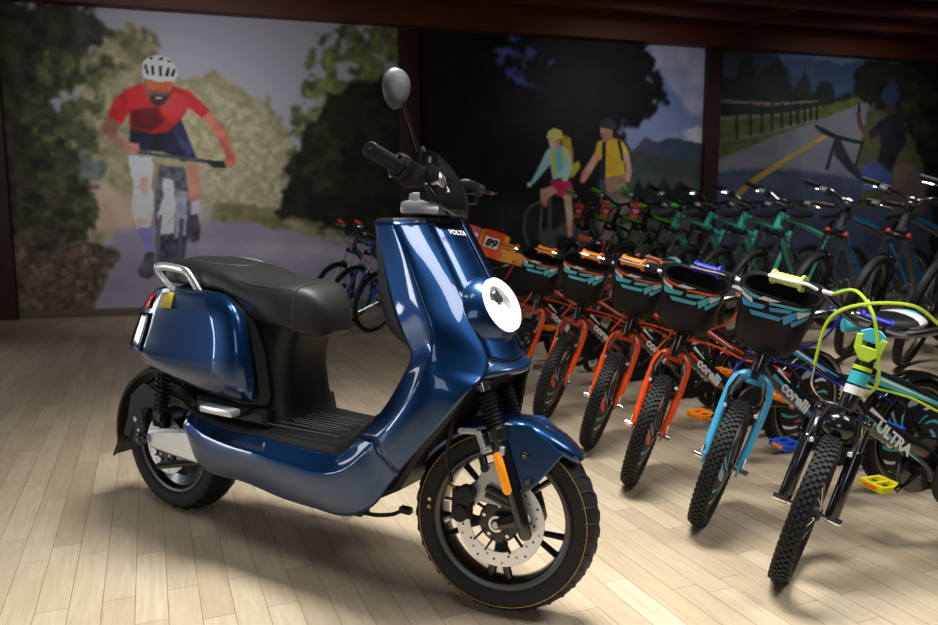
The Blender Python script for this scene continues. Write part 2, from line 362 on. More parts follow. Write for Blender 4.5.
# the printed pictures: (colour, second colour, grain scale, edge wander, softness, gaps, outline in metres along / up the wall)
PRINT_RIDER = [
('118,116,124','112,110,120',1,0,0.02,0,[(-0.02,2.91),(3.79,3.19),(3.76,-0.16),(-0.23,-0)]),
('122,115,92','92,88,64',14,0.06,0.03,0,[(0.64,2.42),(1,2.73),(1.27,2.73),(1.32,2.45),(1.47,2.26),(1.65,2.3),(1.84,2.37),(2.03,2.32),(2.16,2.13),(2.34,2.17),(2.4,2.01),(2.49,1.95),(2.54,1.73),(2.63,1.64),(2.61,0.72),(0.37,0.74)]),
('132,124,102','104,98,74',18,0.06,0.05,0,[(1.46,2.13),(1.83,2.24),(2.11,2.04),(2.35,1.88),(2.48,1.63),(2.51,0.98),(1.45,0.98)]),
('62,62,42','100,96,64',14,0.05,0.02,0.42,[(0.78,2.61),(1.05,2.77),(1.31,2.71),(1.35,2.55),(1.25,2.43),(0.98,2.3),(0.76,2.2)]),
('106,99,111','94,89,101',3,0.01,0.02,0,[(0.5,-0.03),(0.78,0.53),(0.88,0.88),(1.18,1.03),(2.03,1.05),(2.51,0.91),(3.02,0.74),(3.76,0.58),(3.76,-0.16)]),
('120,113,122','104,98,108',4,0.02,0.05,0,[(1.63,0.73),(2.91,0.66),(3.65,0.48),(3.65,0.37),(2.6,0.5),(1.62,0.61)]),
('150,128,116','132,112,100',5,0.05,0.06,0,[(0.48,1.22),(0.79,1.29),(1.05,1.08),(1.18,0.95),(0.88,0.86),(0.54,0.79)]),
('68,70,44','92,86,60',14,0.04,0.02,0,[(1.62,1.01),(1.79,1.11),(2.03,1.09),(2.42,1.05),(3.02,0.91),(3.07,0.7),(2.61,0.81),(2.21,0.89),(1.83,0.93)]),
('110,100,84','90,82,60',14,0.03,0.02,0,[(2.41,0.93),(2.92,0.84),(3.07,0.76),(3.07,0.68),(2.61,0.78)]),
('76,80,50','44,50,34',12,0.09,0.02,0.4,[(2.41,0.98),(2.47,1.43),(2.52,1.83),(2.65,2.25),(2.74,2.53),(2.91,2.79),(3.17,2.93),(3.74,2.98),(3.71,0.61),(3.02,0.77)]),
('96,96,56','60,66,40',15,0.05,0.02,0.52,[(2.54,1.73),(2.63,2.23),(2.91,2.64),(3.27,2.91),(3.74,2.92),(3.73,2.28),(3.05,2.05)]),
('16,16,13','28,28,20',8,0.08,0.02,0,[(2.4,0.99),(2.49,1.41),(2.69,1.84),(2.95,2.15),(3.26,2.34),(3.73,2.4),(3.71,0.63),(3.02,0.82)]),
('38,40,26','20,20,16',10,0.08,0.02,0.5,[(2.48,1.33),(2.69,1.79),(3,2.15),(3.14,1.65),(2.82,1.13)]),
('26,28,22','48,50,34',9,0.1,0.02,0,[(-0.06,2.9),(0.84,2.9),(0.9,2.7),(0.74,2.55),(0.65,2.28),(0.45,2.09),(0.35,1.77),(0.59,1.59),(0.7,1.12),(0.59,0.74),(-0.23,0.66)]),
('74,76,44','34,38,26',13,0.1,0.02,0.42,[(0.18,2.39),(0.78,2.56),(0.97,2.44),(0.8,2.2),(0.62,1.96),(0.51,1.59),(0.09,1.58)]),
('40,46,32','70,72,46',14,0.08,0.02,0.45,[(0.44,1.96),(0.8,2.15),(0.82,1.78),(0.67,1.41),(0.73,0.98),(0.37,0.74),(0.14,1.12)]),
('62,72,72','86,92,84',14,0.05,0.03,0.3,[(0.56,1.59),(0.76,1.52),(0.83,1.43),(0.8,1.33),(0.58,1.31)]),
('78,67,58','48,40,34',18,0.05,0.02,0,[(-0.05,0.8),(0.21,0.92),(0.45,0.7),(0.72,0.71),(0.87,0.62),(0.68,0.16),(0.63,-0.04),(-0.11,-0.01)]),
('106,90,76','58,48,40',26,0.03,0.02,0.55,[(-0.01,0.75),(0.37,0.79),(0.82,0.6),(0.6,-0.03),(-0.07,-0.01)]),
('34,31,28','58,50,42',16,0.08,0.02,0.45,[(-0.02,1.21),(0.33,1.4),(0.48,1.08),(0.63,0.79),(0.36,0.6),(-0.04,0.7)]),
('128,120,112','110,104,98',10,0.06,0.06,0.4,[(1.34,1.46),(1.66,1.52),(1.79,1.13),(1.68,0.83),(1.31,0.83)]),
('78,80,88','44,46,52',30,0.006,0.008,0,[(1.29,1.46),(1.52,1.44),(1.57,1.13),(1.52,0.73),(1.43,0.39),(1.22,0.39),(1.22,0.74),(1.23,1.13)]),
('28,28,34','60,60,70',25,0.006,0.008,0.35,[(1.26,0.79),(1.5,0.78),(1.47,0.52),(1.41,0.34),(1.24,0.34)]),
('205,208,212','120,122,130',22,0.006,0.012,0,[(1.31,1.34),(1.41,1.32),(1.42,1.08),(1.39,0.81),(1.26,0.79),(1.25,0.98),(1.31,1.17)]),  # whitish glare of the glossy panel, painted into the print
('96,98,106','120,120,126',24,0.006,0.008,0,[(1.43,1.22),(1.54,1.21),(1.5,0.78),(1.4,0.75)]),
('60,60,68','60,60,68',1,0,0.006,0,[(1.45,0.95),(1.49,0.95),(1.45,0.52),(1.41,0.52)]),
('70,70,78','70,70,78',1,0,0.006,0,[(1.26,0.98),(1.29,0.98),(1.23,0.49),(1.2,0.49)]),
('150,105,90','130,88,74',9,0.004,0.012,0,[(1.53,1.5),(1.64,1.47),(1.68,1.23),(1.65,1.08),(1.55,1.08),(1.54,1.27)]),
('150,140,160','130,122,146',5,0.004,0.01,0,[(1.57,1.11),(1.65,1.13),(1.62,0.91),(1.56,0.89)]),
('36,36,42','60,60,66',10,0.004,0.008,0,[(1.55,0.98),(1.62,0.99),(1.64,0.85),(1.62,0.73),(1.56,0.7),(1.51,0.77),(1.51,0.89)]),
('214,212,214','150,120,110',12,0.008,0.014,0,[(1.03,1.51),(1.23,1.49),(1.21,1.27),(1.21,1.01),(1.17,0.85),(1.06,0.85),(1.02,1.01),(1.05,1.27)]),  # leg mottled white: surface glare painted in as print colour
('170,132,120','140,104,92',8,0.004,0.02,0,[(1.1,1.36),(1.2,1.38),(1.19,1.2),(1.14,1.14),(1.1,1.22)]),
('100,96,138','88,84,126',6,0.004,0.008,0,[(1.06,0.85),(1.19,0.87),(1.2,0.62),(1.12,0.6)]),
('40,40,46','66,66,72',10,0.004,0.008,0,[(1.12,0.61),(1.2,0.62),(1.19,0.39),(1.13,0.35),(1.06,0.38),(1.04,0.44),(1.09,0.52)]),
('170,168,190','140,138,170',6,0.004,0.012,0,[(1.02,1.55),(1.22,1.54),(1.23,1.4),(1.18,1.35),(1.03,1.34)]),
('24,26,42','16,16,20',7,0.004,0.01,0,[(1.05,1.87),(1.24,1.78),(1.5,1.92),(1.55,1.76),(1.61,1.6),(1.64,1.54),(1.51,1.5),(1.34,1.59),(1.1,1.6),(1.03,1.68)]),
('48,54,90','28,30,52',6,0.004,0.012,0,[(1.42,1.84),(1.51,1.88),(1.6,1.61),(1.57,1.54),(1.48,1.65)]),
('160,26,32','118,18,20',6,0.004,0.008,0,[(0.85,1.9),(0.92,2.07),(1.04,2.18),(1.18,2.23),(1.23,2.08),(1.32,2.04),(1.44,2.22),(1.6,2.17),(1.75,2.02),(1.78,1.99),(1.7,1.92),(1.58,2.02),(1.52,1.92),(1.38,1.78),(1.24,1.76),(1.05,1.81),(1.05,1.96),(0.97,1.84)]),
('88,14,16','60,10,12',6,0.004,0.02,0,[(1.06,1.98),(1.3,2.01),(1.35,1.87),(1.22,1.77),(1.05,1.81)]),
('190,40,44','165,24,30',6,0.004,0.015,0,[(1.32,2.03),(1.46,2.16),(1.6,2.09),(1.56,2.01),(1.46,1.92),(1.36,1.93)]),
('96,64,54','120,84,72',9,0.004,0.008,0,[(0.85,1.91),(0.97,1.84),(0.92,1.75),(0.95,1.71),(1.05,1.64),(1.12,1.62),(1.12,1.58),(0.99,1.58),(0.86,1.69),(0.78,1.77),(0.8,1.83)]),
('150,102,88','128,84,72',9,0.004,0.008,0,[(0.96,1.68),(1.11,1.66),(1.12,1.59),(1.08,1.56),(0.99,1.58)]),
('150,88,70','112,62,48',9,0.004,0.008,0,[(1.71,1.92),(1.77,1.99),(1.89,1.87),(1.95,1.72),(2.01,1.56),(2,1.48),(1.94,1.44),(1.88,1.48),(1.91,1.56),(1.82,1.75)]),
('58,60,66','40,42,46',10,0.002,0.006,0,[(1.1,1.6),(1.3,1.57),(1.5,1.55),(1.66,1.53),(1.87,1.51),(1.87,1.48),(1.68,1.49),(1.48,1.52),(1.28,1.54),(1.1,1.57)]),
('28,28,34','28,28,34',1,0,0.006,0,[(1.7,1.52),(1.89,1.51),(1.91,1.44),(1.79,1.44)]),
('120,76,62','60,38,32',9,0.003,0.008,0,[(1.2,2.26),(1.44,2.26),(1.43,2.14),(1.38,2.05),(1.3,2.01),(1.23,2.05),(1.2,2.15)]),
('52,34,30','40,28,26',9,0.003,0.008,0,[(1.23,2.12),(1.41,2.13),(1.37,2.05),(1.3,2.01),(1.24,2.05)]),
('170,120,104','170,120,104',1,0,0.004,0,[(1.28,2.11),(1.35,2.11),(1.34,2.09),(1.29,2.09)]),
('216,84,36','150,60,30',8,0.002,0.005,0,[(1.21,2.26),(1.45,2.26),(1.43,2.17),(1.36,2.16),(1.33,2.19),(1.27,2.16),(1.21,2.18)]),
('206,206,214','176,176,188',5,0.002,0.006,0,[(1.18,2.34),(1.19,2.43),(1.25,2.48),(1.33,2.5),(1.42,2.48),(1.48,2.41),(1.5,2.33),(1.46,2.26),(1.31,2.25),(1.18,2.28)]),
('20,20,26','20,20,26',1,0,0.004,0,[(1.2,2.41),(1.22,2.41),(1.24,2.31),(1.21,2.32)]),
('20,20,26','20,20,26',1,0,0.004,0,[(1.26,2.4),(1.29,2.4),(1.29,2.31),(1.26,2.31)]),
('20,20,26','20,20,26',1,0,0.004,0,[(1.33,2.4),(1.36,2.4),(1.35,2.3),(1.33,2.3)]),
('20,20,26','20,20,26',1,0,0.004,0,[(1.4,2.38),(1.43,2.39),(1.41,2.3),(1.38,2.31)]),
('20,20,26','20,20,26',1,0,0.004,0,[(1.46,2.38),(1.48,2.37),(1.46,2.3),(1.43,2.31)]),
('20,20,26','20,20,26',1,0,0.004,0,[(1.25,2.48),(1.28,2.48),(1.28,2.45),(1.25,2.45)]),
('20,20,26','20,20,26',1,0,0.004,0,[(1.33,2.47),(1.37,2.48),(1.37,2.45),(1.33,2.45)]),
('20,20,26','20,20,26',1,0,0.004,0,[(1.41,2.46),(1.44,2.45),(1.44,2.43),(1.41,2.44)])]
PRINT_COUPLE = [
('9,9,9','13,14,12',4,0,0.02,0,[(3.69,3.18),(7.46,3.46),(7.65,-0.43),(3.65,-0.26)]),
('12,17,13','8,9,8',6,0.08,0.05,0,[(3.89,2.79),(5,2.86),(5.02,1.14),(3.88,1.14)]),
('62,72,102','76,82,106',2,0.02,0.02,0,[(6.39,2.99),(7.38,3),(7.44,1.63),(6.11,1.6),(6.2,2.05)]),
('108,108,122','84,88,108',5,0.04,0.05,0,[(6.51,2.91),(7.38,2.96),(7.42,2.15),(7.12,2.17),(6.78,2.52),(6.55,2.73)]),
('128,126,140','100,102,124',6,0.03,0.03,0,[(7,1.94),(7.2,2.02),(7.42,2),(7.44,1.74),(7.07,1.79)]),
('90,92,112','80,84,108',6,0.03,0.03,0,[(6.55,1.84),(6.93,1.94),(7.07,1.85),(6.87,1.75)]),
('36,41,58','44,47,58',5,0.02,0.01,0,[(6.36,1.7),(6.54,1.86),(6.68,1.82),(6.9,1.87),(7.14,1.83),(7.43,1.79),(7.47,0.98),(6,0.98)]),
('44,46,48','34,40,40',5,0.03,0.02,0,[(5.98,1.54),(6.48,1.72),(6.88,1.62),(7.44,1.6),(7.47,0.98),(6,0.98)]),
('36,44,36','50,52,44',5,0.03,0.02,0,[(6.11,1.38),(6.75,1.43),(7.45,1.39),(7.48,0.92),(6.12,0.92)]),
('14,22,22','22,30,28',8,0.02,0.01,0,[(6.41,0.98),(6.42,1.32),(6.47,1.4),(6.53,1.27),(6.6,1.38),(6.7,1.27),(6.81,1.43),(6.89,1.27),(7.02,1.39),(7.16,1.25),(7.46,1.32),(7.48,0.92),(6.41,0.9)]),
('40,40,42','50,46,44',5,0.03,0.02,0,[(6,1.03),(7.47,1.06),(7.54,-0.43),(6.03,-0.36)]),
('7,8,8','12,14,12',8,0.1,0.02,0,[(3.68,2.88),(6.44,3.01),(6.6,2.74),(6.52,2.51),(6.72,2.35),(6.66,2.18),(6.47,2.04),(6.22,2),(6.04,1.82),(5.92,1.6),(5.61,1.48),(3.66,0.71)]),
('7,8,8','10,12,10',14,0.12,0.02,0.45,[(6.32,2.94),(6.58,2.84),(6.77,2.52),(6.8,2.3),(6.6,2.09),(6.29,1.89),(5.98,1.71),(5.95,2.7)]),
('54,66,116','40,50,92',12,0.05,0.02,0.52,[(4.68,2.74),(4.91,2.79),(5.06,2.67),(4.95,2.54),(4.75,2.45)]),
('44,58,104','40,50,92',12,0.05,0.02,0.55,[(4.86,2.9),(5.29,2.88),(5.41,2.67),(5.12,2.34),(4.83,2.43)]),
('16,16,15','24,22,20',5,0.03,0.04,0,[(3.66,1.14),(6.25,1.09),(6.55,-0.39),(3.65,-0.26)]),
('60,54,50','40,38,36',8,0.03,0.03,0.35,[(5.14,0.87),(6,0.92),(6.52,0.69),(6.54,0.09),(5.15,0.13)]),
('150,62,20','120,76,18',9,0.003,0.01,0,[(5.49,1.85),(5.61,1.81),(5.65,1.65),(5.64,1.46),(5.54,1.48)]),
('122,108,22','96,82,18',9,0.003,0.01,0,[(5.51,1.87),(5.61,1.84),(5.64,1.54),(5.71,1.59),(5.74,1.51),(5.64,1.39),(5.52,1.46)]),
('44,44,48','44,44,48',1,0,0.005,0,[(5.07,1.01),(5.14,1.1),(5.26,1.14),(5.26,1.11),(5.16,1.07),(5.1,0.99),(5.09,0.79),(5.14,0.64),(5.11,0.63),(5.04,0.79)]),
('60,60,64','60,60,64',1,0,0.005,0,[(5.26,1.06),(5.28,1.06),(5.27,0.79),(5.25,0.79)]),
('44,44,46','44,44,46',1,0,0.005,0,[(5.34,1.3),(5.39,1.3),(5.4,0.64),(5.35,0.64)]),
('112,150,160','90,128,140',7,0.003,0.008,0,[(5.33,1.7),(5.4,1.74),(5.51,1.75),(5.6,1.68),(5.63,1.5),(5.59,1.37),(5.49,1.39),(5.4,1.37),(5.37,1.54),(5.29,1.45),(5.17,1.32),(5.11,1.3),(5.2,1.45),(5.27,1.59)]),
('60,110,116','70,120,128',8,0.003,0.006,0,[(5.4,1.72),(5.51,1.75),(5.53,1.48),(5.41,1.46)]),
('160,130,30','140,112,24',8,0.002,0.004,0,[(5.37,1.68),(5.42,1.7),(5.44,1.46),(5.4,1.41)]),
('160,130,30','140,112,24',8,0.002,0.004,0,[(5.51,1.7),(5.56,1.7),(5.56,1.57),(5.52,1.55)]),
('150,112,96','120,84,70',8,0.002,0.005,0,[(5.34,1.81),(5.49,1.81),(5.48,1.72),(5.42,1.68),(5.36,1.73)]),
('158,166,70','120,130,50',9,0.002,0.005,0,[(5.32,1.83),(5.34,1.9),(5.41,1.94),(5.5,1.91),(5.52,1.83),(5.41,1.8)]),
('130,28,50','100,20,36',7,0.003,0.006,0,[(5.37,1.37),(5.62,1.35),(5.67,1.2),(5.57,1.15),(5.4,1.23)]),
('150,110,96','110,76,64',7,0.003,0.008,0,[(5.25,1.26),(5.4,1.3),(5.47,1.24),(5.35,1.17),(5.33,1.06),(5.26,1.1)]),
('160,118,100','120,84,70',8,0.003,0.008,0,[(5.53,1.2),(5.63,1.21),(5.65,0.99),(5.65,0.75),(5.6,0.72),(5.57,0.97)]),
('160,120,104','160,120,104',1,0,0.005,0,[(5.1,1.34),(5.15,1.34),(5.15,1.29),(5.1,1.29)]),
('160,120,104','160,120,104',1,0,0.005,0,[(5.52,1.41),(5.59,1.4),(5.58,1.35),(5.52,1.36)]),
('18,20,24','30,32,36',9,0.003,0.006,0,[(6.29,1.83),(6.36,1.72),(6.38,1.38),(6.29,1.36),(6.23,1.72)]),
('160,118,32','130,92,22',7,0.003,0.008,0,[(5.94,1.8),(6.08,1.85),(6.23,1.83),(6.31,1.74),(6.33,1.7),(6.26,1.65),(6.3,1.44),(6.14,1.4),(6.04,1.35),(6.03,1.62),(5.96,1.6),(5.91,1.67)]),
('20,22,26','20,22,26',1,0,0.005,0,[(6,1.8),(6.05,1.82),(6.05,1.38),(6,1.37)]),
('20,22,26','20,22,26',1,0,0.005,0,[(6.18,1.83),(6.23,1.82),(6.28,1.61),(6.25,1.58)]),
('150,108,90','120,80,64',8,0.003,0.008,0,[(5.91,1.68),(5.97,1.61),(5.86,1.44),(5.79,1.33),(5.73,1.35),(5.76,1.46)]),
('150,108,90','120,80,64',8,0.003,0.008,0,[(6.26,1.67),(6.33,1.71),(6.38,1.49),(6.36,1.36),(6.28,1.36),(6.3,1.51)]),
('110,88,76','90,70,58',8,0.003,0.01,0,[(6.04,1.4),(6.29,1.44),(6.32,1.29),(6.24,1.21),(6.07,1.24)]),
('110,80,66','60,44,38',8,0.002,0.006,0,[(5.97,1.96),(6.12,1.97),(6.13,1.83),(6.03,1.8),(5.98,1.87)]),
('20,20,24','34,34,38',8,0.002,0.006,0,[(5.95,1.96),(5.96,2.03),(6.04,2.07),(6.14,2.05),(6.17,1.96),(6.12,1.93),(6.05,1.95)]),
('90,80,70','60,52,46',8,0.003,0.01,0.3,[(5.99,1.2),(6.34,1.29),(6.41,0.69),(6,0.69)])]
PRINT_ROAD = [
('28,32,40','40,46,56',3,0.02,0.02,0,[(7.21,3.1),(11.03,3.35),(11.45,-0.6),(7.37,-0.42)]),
('46,58,72','40,50,66',3,0.03,0.03,0,[(8.1,3.02),(9.51,2.99),(9.56,2.47),(8.14,2.41)]),
('24,34,48','30,42,58',4,0.03,0.015,0,[(8.26,2.75),(8.46,2.86),(8.83,2.83),(9.2,2.83),(9.52,2.89),(9.56,2.41),(8.28,2.36)]),
('20,24,30','30,36,44',5,0.05,0.02,0,[(7.22,2.99),(8.1,3),(8.47,2.72),(8.65,2.25),(7.26,2.09)]),
('70,78,88','60,68,80',9,0.03,0.02,0.5,[(7.48,2.6),(8.26,2.71),(8.27,2.52),(7.48,2.51)]),
('10,14,14','16,20,18',8,0.05,0.015,0,[(7.46,2.32),(7.48,2.62),(7.64,2.56),(7.77,2.73),(7.9,2.83),(8.03,2.56),(8.12,2.72),(8.29,2.85),(8.42,2.69),(8.52,2.44),(8.7,2.73),(8.81,2.43),(8.95,2.6),(9.06,2.63),(9.15,2.42),(9.37,2.46),(9.56,2.41),(9.57,2.26),(7.47,2.14)]),
('34,40,16','46,50,22',8,0.03,0.015,0,[(7.47,2.12),(8.65,2.23),(9.38,2.42),(9.62,2.46),(9.63,2.36),(9.24,2.25),(8.66,2.08),(7.49,1.75)]),
('44,52,20','34,40,18',10,0.03,0.015,0,[(7.49,1.75),(8.66,2.08),(9.24,2.27),(9.62,2.41),(9.66,2.36),(8.66,2.01),(7.5,1.58)]),
('64,64,68','54,55,60',4,0.005,0.012,0,[(7.5,1.63),(8.52,2.01),(9.24,2.25),(9.56,2.38),(9.75,2.39),(9.77,1.8),(9.5,0.91),(7.6,-0.43)]),
('30,34,44','36,42,54',5,0.01,0.03,0,[(7.5,1.49),(8.12,1.54),(8.7,1.53),(9.45,1.44),(10.25,1.3),(10.42,-0.55),(7.6,-0.43)]),
('80,66,26','90,74,28',6,0.003,0.008,0,[(7.78,1.25),(8.05,1.45),(8.54,1.72),(9.05,1.98),(9.07,1.94),(8.57,1.67),(8.1,1.39),(7.81,1.18)]),
('34,36,22','44,46,26',9,0.03,0.02,0,[(9.66,2.36),(10.16,2.31),(10.67,2.07),(10.76,1.17),(9.64,1.04),(9.56,1.67)]),
('10,11,9','18,18,12',7,0.08,0.02,0,[(9.46,2.86),(11.06,3.02),(11.45,-0.6),(11.02,-0.58),(10.64,1.56),(10.25,2.18),(9.69,2.36),(9.4,2.5)]),
('30,30,16','14,14,10',8,0.08,0.03,0.5,[(9.81,2.78),(10.59,2.9),(10.98,2.21),(10.69,1.82),(10.16,2.31)]),
('70,58,50','50,44,40',9,0.004,0.006,0,[(7.46,2.34),(8.24,2.32),(8.9,2.38),(8.9,2.36),(8.24,2.28),(7.46,2.3)]),
('70,58,50','50,44,40',9,0.004,0.006,0,[(7.47,2.13),(8.29,2.19),(8.94,2.3),(8.94,2.27),(8.29,2.16),(7.48,2.08)]),
('70,58,50','50,44,40',9,0.004,0.006,0,[(7.49,1.87),(8.09,1.97),(8.95,2.18),(8.95,2.15),(8.09,1.92),(7.49,1.83)]),
('16,15,13','16,15,13',1,0,0.004,0,[(7.72,2.29),(7.76,2.29),(7.78,1.88),(7.74,1.88)]),
('16,15,13','16,15,13',1,0,0.004,0,[(7.91,2.3),(7.95,2.3),(7.97,1.92),(7.93,1.92)]),
('16,15,13','16,15,13',1,0,0.004,0,[(8.07,2.3),(8.11,2.3),(8.13,1.96),(8.09,1.96)]),
('16,15,13','16,15,13',1,0,0.004,0,[(8.21,2.31),(8.25,2.31),(8.27,1.99),(8.23,1.99)]),
('16,15,13','16,15,13',1,0,0.004,0,[(8.35,2.31),(8.39,2.31),(8.41,2.02),(8.37,2.02)]),
('16,15,13','16,15,13',1,0,0.004,0,[(8.48,2.32),(8.52,2.32),(8.54,2.05),(8.49,2.05)]),
('16,15,13','16,15,13',1,0,0.004,0,[(8.58,2.32),(8.62,2.32),(8.64,2.08),(8.59,2.08)]),
('16,15,13','16,15,13',1,0,0.004,0,[(8.68,2.32),(8.72,2.33),(8.74,2.1),(8.7,2.1)]),
('16,15,13','16,15,13',1,0,0.004,0,[(8.77,2.33),(8.81,2.33),(8.82,2.12),(8.78,2.12)]),
('16,15,13','16,15,13',1,0,0.004,0,[(8.86,2.33),(8.9,2.33),(8.91,2.14),(8.87,2.14)]),
('14,15,18','14,15,18',1,0,0.005,0,[(8.86,2.09),(9.02,2.04),(9.2,1.97),(9.6,1.9),(9.61,1.85),(9.17,1.92),(8.99,1.97),(8.88,2.04)]),
('16,18,22','24,28,32',9,0.004,0.008,0,[(9.16,1.93),(9.25,1.93),(9.44,1.66),(9.7,1.44),(9.65,1.37),(9.39,1.54),(9.19,1.71)]),
('18,19,22','18,19,22',1,0,0.005,0,[(9.16,1.9),(9.21,1.91),(9.11,1.53),(9.05,1.53)]),
('18,19,22','18,19,22',1,0,0.005,0,[(9.59,1.92),(9.63,1.92),(9.54,1.57),(9.49,1.57)]),
('14,14,18','22,20,24',6,0.004,0.01,0,[(9.69,2.02),(9.86,2.17),(10.04,2.28),(10.2,2.23),(10.28,2.06),(10.27,1.87),(10.15,1.7),(10.1,1.55),(9.92,1.45),(9.82,1.52),(9.89,1.8),(9.86,2),(9.73,1.92)]),
('60,40,34','44,30,26',8,0.003,0.006,0,[(9.47,2.26),(9.54,2.26),(9.57,2.14),(9.69,2.02),(9.63,1.95),(9.51,2.09)]),
('10,10,14','10,10,14',1,0,0.004,0,[(9.49,2.36),(9.53,2.36),(9.54,2.25),(9.5,2.25)]),
('34,26,24','26,20,20',8,0.003,0.008,0,[(9.9,2.4),(10.09,2.4),(10.1,2.25),(9.95,2.22)]),
('18,24,40','24,32,52',6,0.003,0.008,0,[(9.85,2.42),(9.86,2.54),(9.96,2.63),(10.07,2.63),(10.13,2.53),(10.12,2.42),(10,2.37)]),
('40,50,80','30,38,62',6,0.004,0.01,0,[(9.6,1.59),(9.81,1.67),(10.07,1.52),(10.12,1.35),(9.94,1.29),(9.62,1.29)]),
('60,50,44','50,42,38',5,0.01,0.012,0,[(10.11,1.6),(10.3,1.68),(10.52,1.56),(10.65,1.3),(10.68,0.97),(10.12,0.97)])]
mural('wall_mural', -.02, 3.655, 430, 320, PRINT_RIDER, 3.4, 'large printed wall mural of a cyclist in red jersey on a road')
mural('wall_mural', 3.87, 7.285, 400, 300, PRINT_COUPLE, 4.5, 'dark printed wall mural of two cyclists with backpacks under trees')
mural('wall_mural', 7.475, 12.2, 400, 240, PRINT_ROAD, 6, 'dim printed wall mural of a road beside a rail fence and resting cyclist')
# ---------------------------------------------------------------- the electric scooter (local x forward, y to its left, z up; origin under the rear axle)
SC = tag(empty('electric_scooter', (-1.005, 2.535, 0), (0, 0, math.radians(-31.52))), 'glossy dark blue electric scooter with black seat parked on the plank floor', 'scooter')
AX = V(1.07, 0, 1.02); AD = V(-.40, 0, .9165).normalized()
SM = Matrix.Translation(AX) @ Matrix.Rotation(math.radians(13), 4, AD) @ Matrix.Translation(-AX)
A_ =  [(0.999,-0.145,0.980),(1.026,-0.150,0.885),(1.056,-0.155,0.789),(1.094,-0.160,0.706),(1.118,-0.160,0.666),(1.112,-0.160,0.641),(1.095,-0.162,0.607),(1.044,-0.166,0.526),(0.986,-0.170,0.459),(0.940,-0.172,0.413),(0.906,-0.172,0.386),(0.871,-0.172,0.369),(0.826,-0.172,0.367),(0.709,-0.172,0.367),(0.570,-0.172,0.373),(0.450,-0.172,0.370),(0.342,-0.172,0.384),(0.284,-0.172,0.394)]
C_ = [(1.066,-0.165,0.979),(1.103,-0.168,0.913),(1.151,-0.172,0.805),(1.182,-0.175,0.739),(1.187,-0.175,0.692),(1.186,-0.182,0.662),(1.174,-0.195,0.624),(1.136,-0.207,0.554),(1.079,-0.212,0.483),(1.006,-0.208,0.410),(0.973,-0.212,0.379),(0.923,-0.212,0.347),(0.861,-0.212,0.327),(0.747,-0.212,0.331),(0.619,-0.212,0.340),(0.486,-0.205,0.345),(0.375,-0.200,0.362),(0.306,-0.190,0.386)]
D_ = [(1.100,-0.075,0.980),(1.148,-0.077,0.900),(1.202,-0.080,0.805),(1.255,-0.083,0.706),(1.285,-0.086,0.651),(1.291,-0.114,0.613),(1.280,-0.155,0.593),(1.217,-0.192,0.507),(1.132,-0.200,0.409),(1.063,-0.187,0.329),(1.006,-0.185,0.262),(0.912,-0.180,0.216),(0.803,-0.180,0.215),(0.684,-0.180,0.219),(0.535,-0.180,0.237),(0.377,-0.180,0.241),(0.330,-0.180,0.270),(0.291,-0.180,0.350)]
def lerp(a, b, t): return tuple(a[i]+(b[i]-a[i])*t for i in range(3))
net = []
for i, (a, c, d) in enumerate(zip(A_, C_, D_)):
    m1 = lerp(c, d, .35); m2 = lerp(c, d, .7)
    if i <= 4: m1 = (m1[0]+.004, m1[1]-.004, m1[2]); m2 = (m2[0]+.004, m2[1]-.004, m2[2])
    else: m1 = (m1[0], m1[1]-.008, m1[2]); m2 = (m2[0], m2[1]-.006, m2[2])
    net.append([a, lerp(a, c, .3), lerp(a, c, .95), lerp(c, m1, .05), m1, m2, d])
rib = surf(net, 6, 4); ks = 8*6+3
for sgn, nm in ((1, 'leg_shield'), (-1, 'leg_shield')):
    R_ = rib if sgn == 1 else mir(rib)
    up = MB().grid(R_[:ks+1], 'blue_paint', flip=sgn < 0).build(nm, SC, smooth=60, solid=.005)
    MB().tube([Vector(p)+V(0, -.0006*sgn, 0) for p in R_[ks]], .0015, 'black_plastic', 5).build('panel_seam', up)
    MB().grid(R_[ks:], 'blue_paint', flip=sgn < 0).build('floor_skirt', SC, smooth=60, solid=.005)
lin_ = MB()
for R_ in (rib, mir(rib)): lin_.grid([[(p[0]-.006, p[1]*.955, p[2]-.004) for p in r[8:]] for r in R_[24:62]], 'black_plastic')
lin_.build('inner_lining', SC, smooth=50)
# centre front panel, raised between two dark grooves
ys = [-.97, -.93, -.88, -.5, 0, .5, .88, .93, .97]; xo = [-.016, -.004, .005, .024, .030, .024, .005, -.004, -.016]
rows = []
for d in D_[:5]:
    rows.append([(d[0]+x, -y*d[1], d[2]-.010*(abs(y) < .6)) for x, y in zip(xo, ys)])
fp = MB().grid(surf(rows, 6, 3), 'blue_paint', flip=True).build('front_panel', SC, smooth=50, solid=.004)
for s in (-1, 1): MB().tube(cr([(d[0]-.006, s*(.0025-d[1]), d[2]) for d in D_[:5]], 6), .0042, 'black_gloss', 6).build('panel_groove', fp)
lip = [[(1.285, -.088, .651), (1.308, -.05, .642), (1.318, 0, .639), (1.308, .05, .642), (1.285, .088, .651)],
       [(D_[5][0], D_[5][1], D_[5][2]+.006), (1.330, -.06, .626), (1.343, 0, .626), (1.330, .06, .626), (D_[5][0], -D_[5][1], D_[5][2]+.006)],
       [(D_[5][0]-.004, D_[5][1], D_[5][2]-.004), (1.325, -.06, .613), (1.338, 0, .612), (1.325, .06, .613), (D_[5][0]-.004, -D_[5][1], D_[5][2]-.004)]]
MB().grid(surf(lip, 4, 5), 'blue_paint_dark', flip=True).build('front_lip', SC, smooth=50, solid=.004)
text_mesh('VOLTA', .0175, 'white', basis((1.162, -.028, .951), (.28, .9, -.10), (-.45, .1, .88)) , 'logo_lettering', fp, bold=.03)
kids(fp)[-1].location = (.026, -.004, .006)
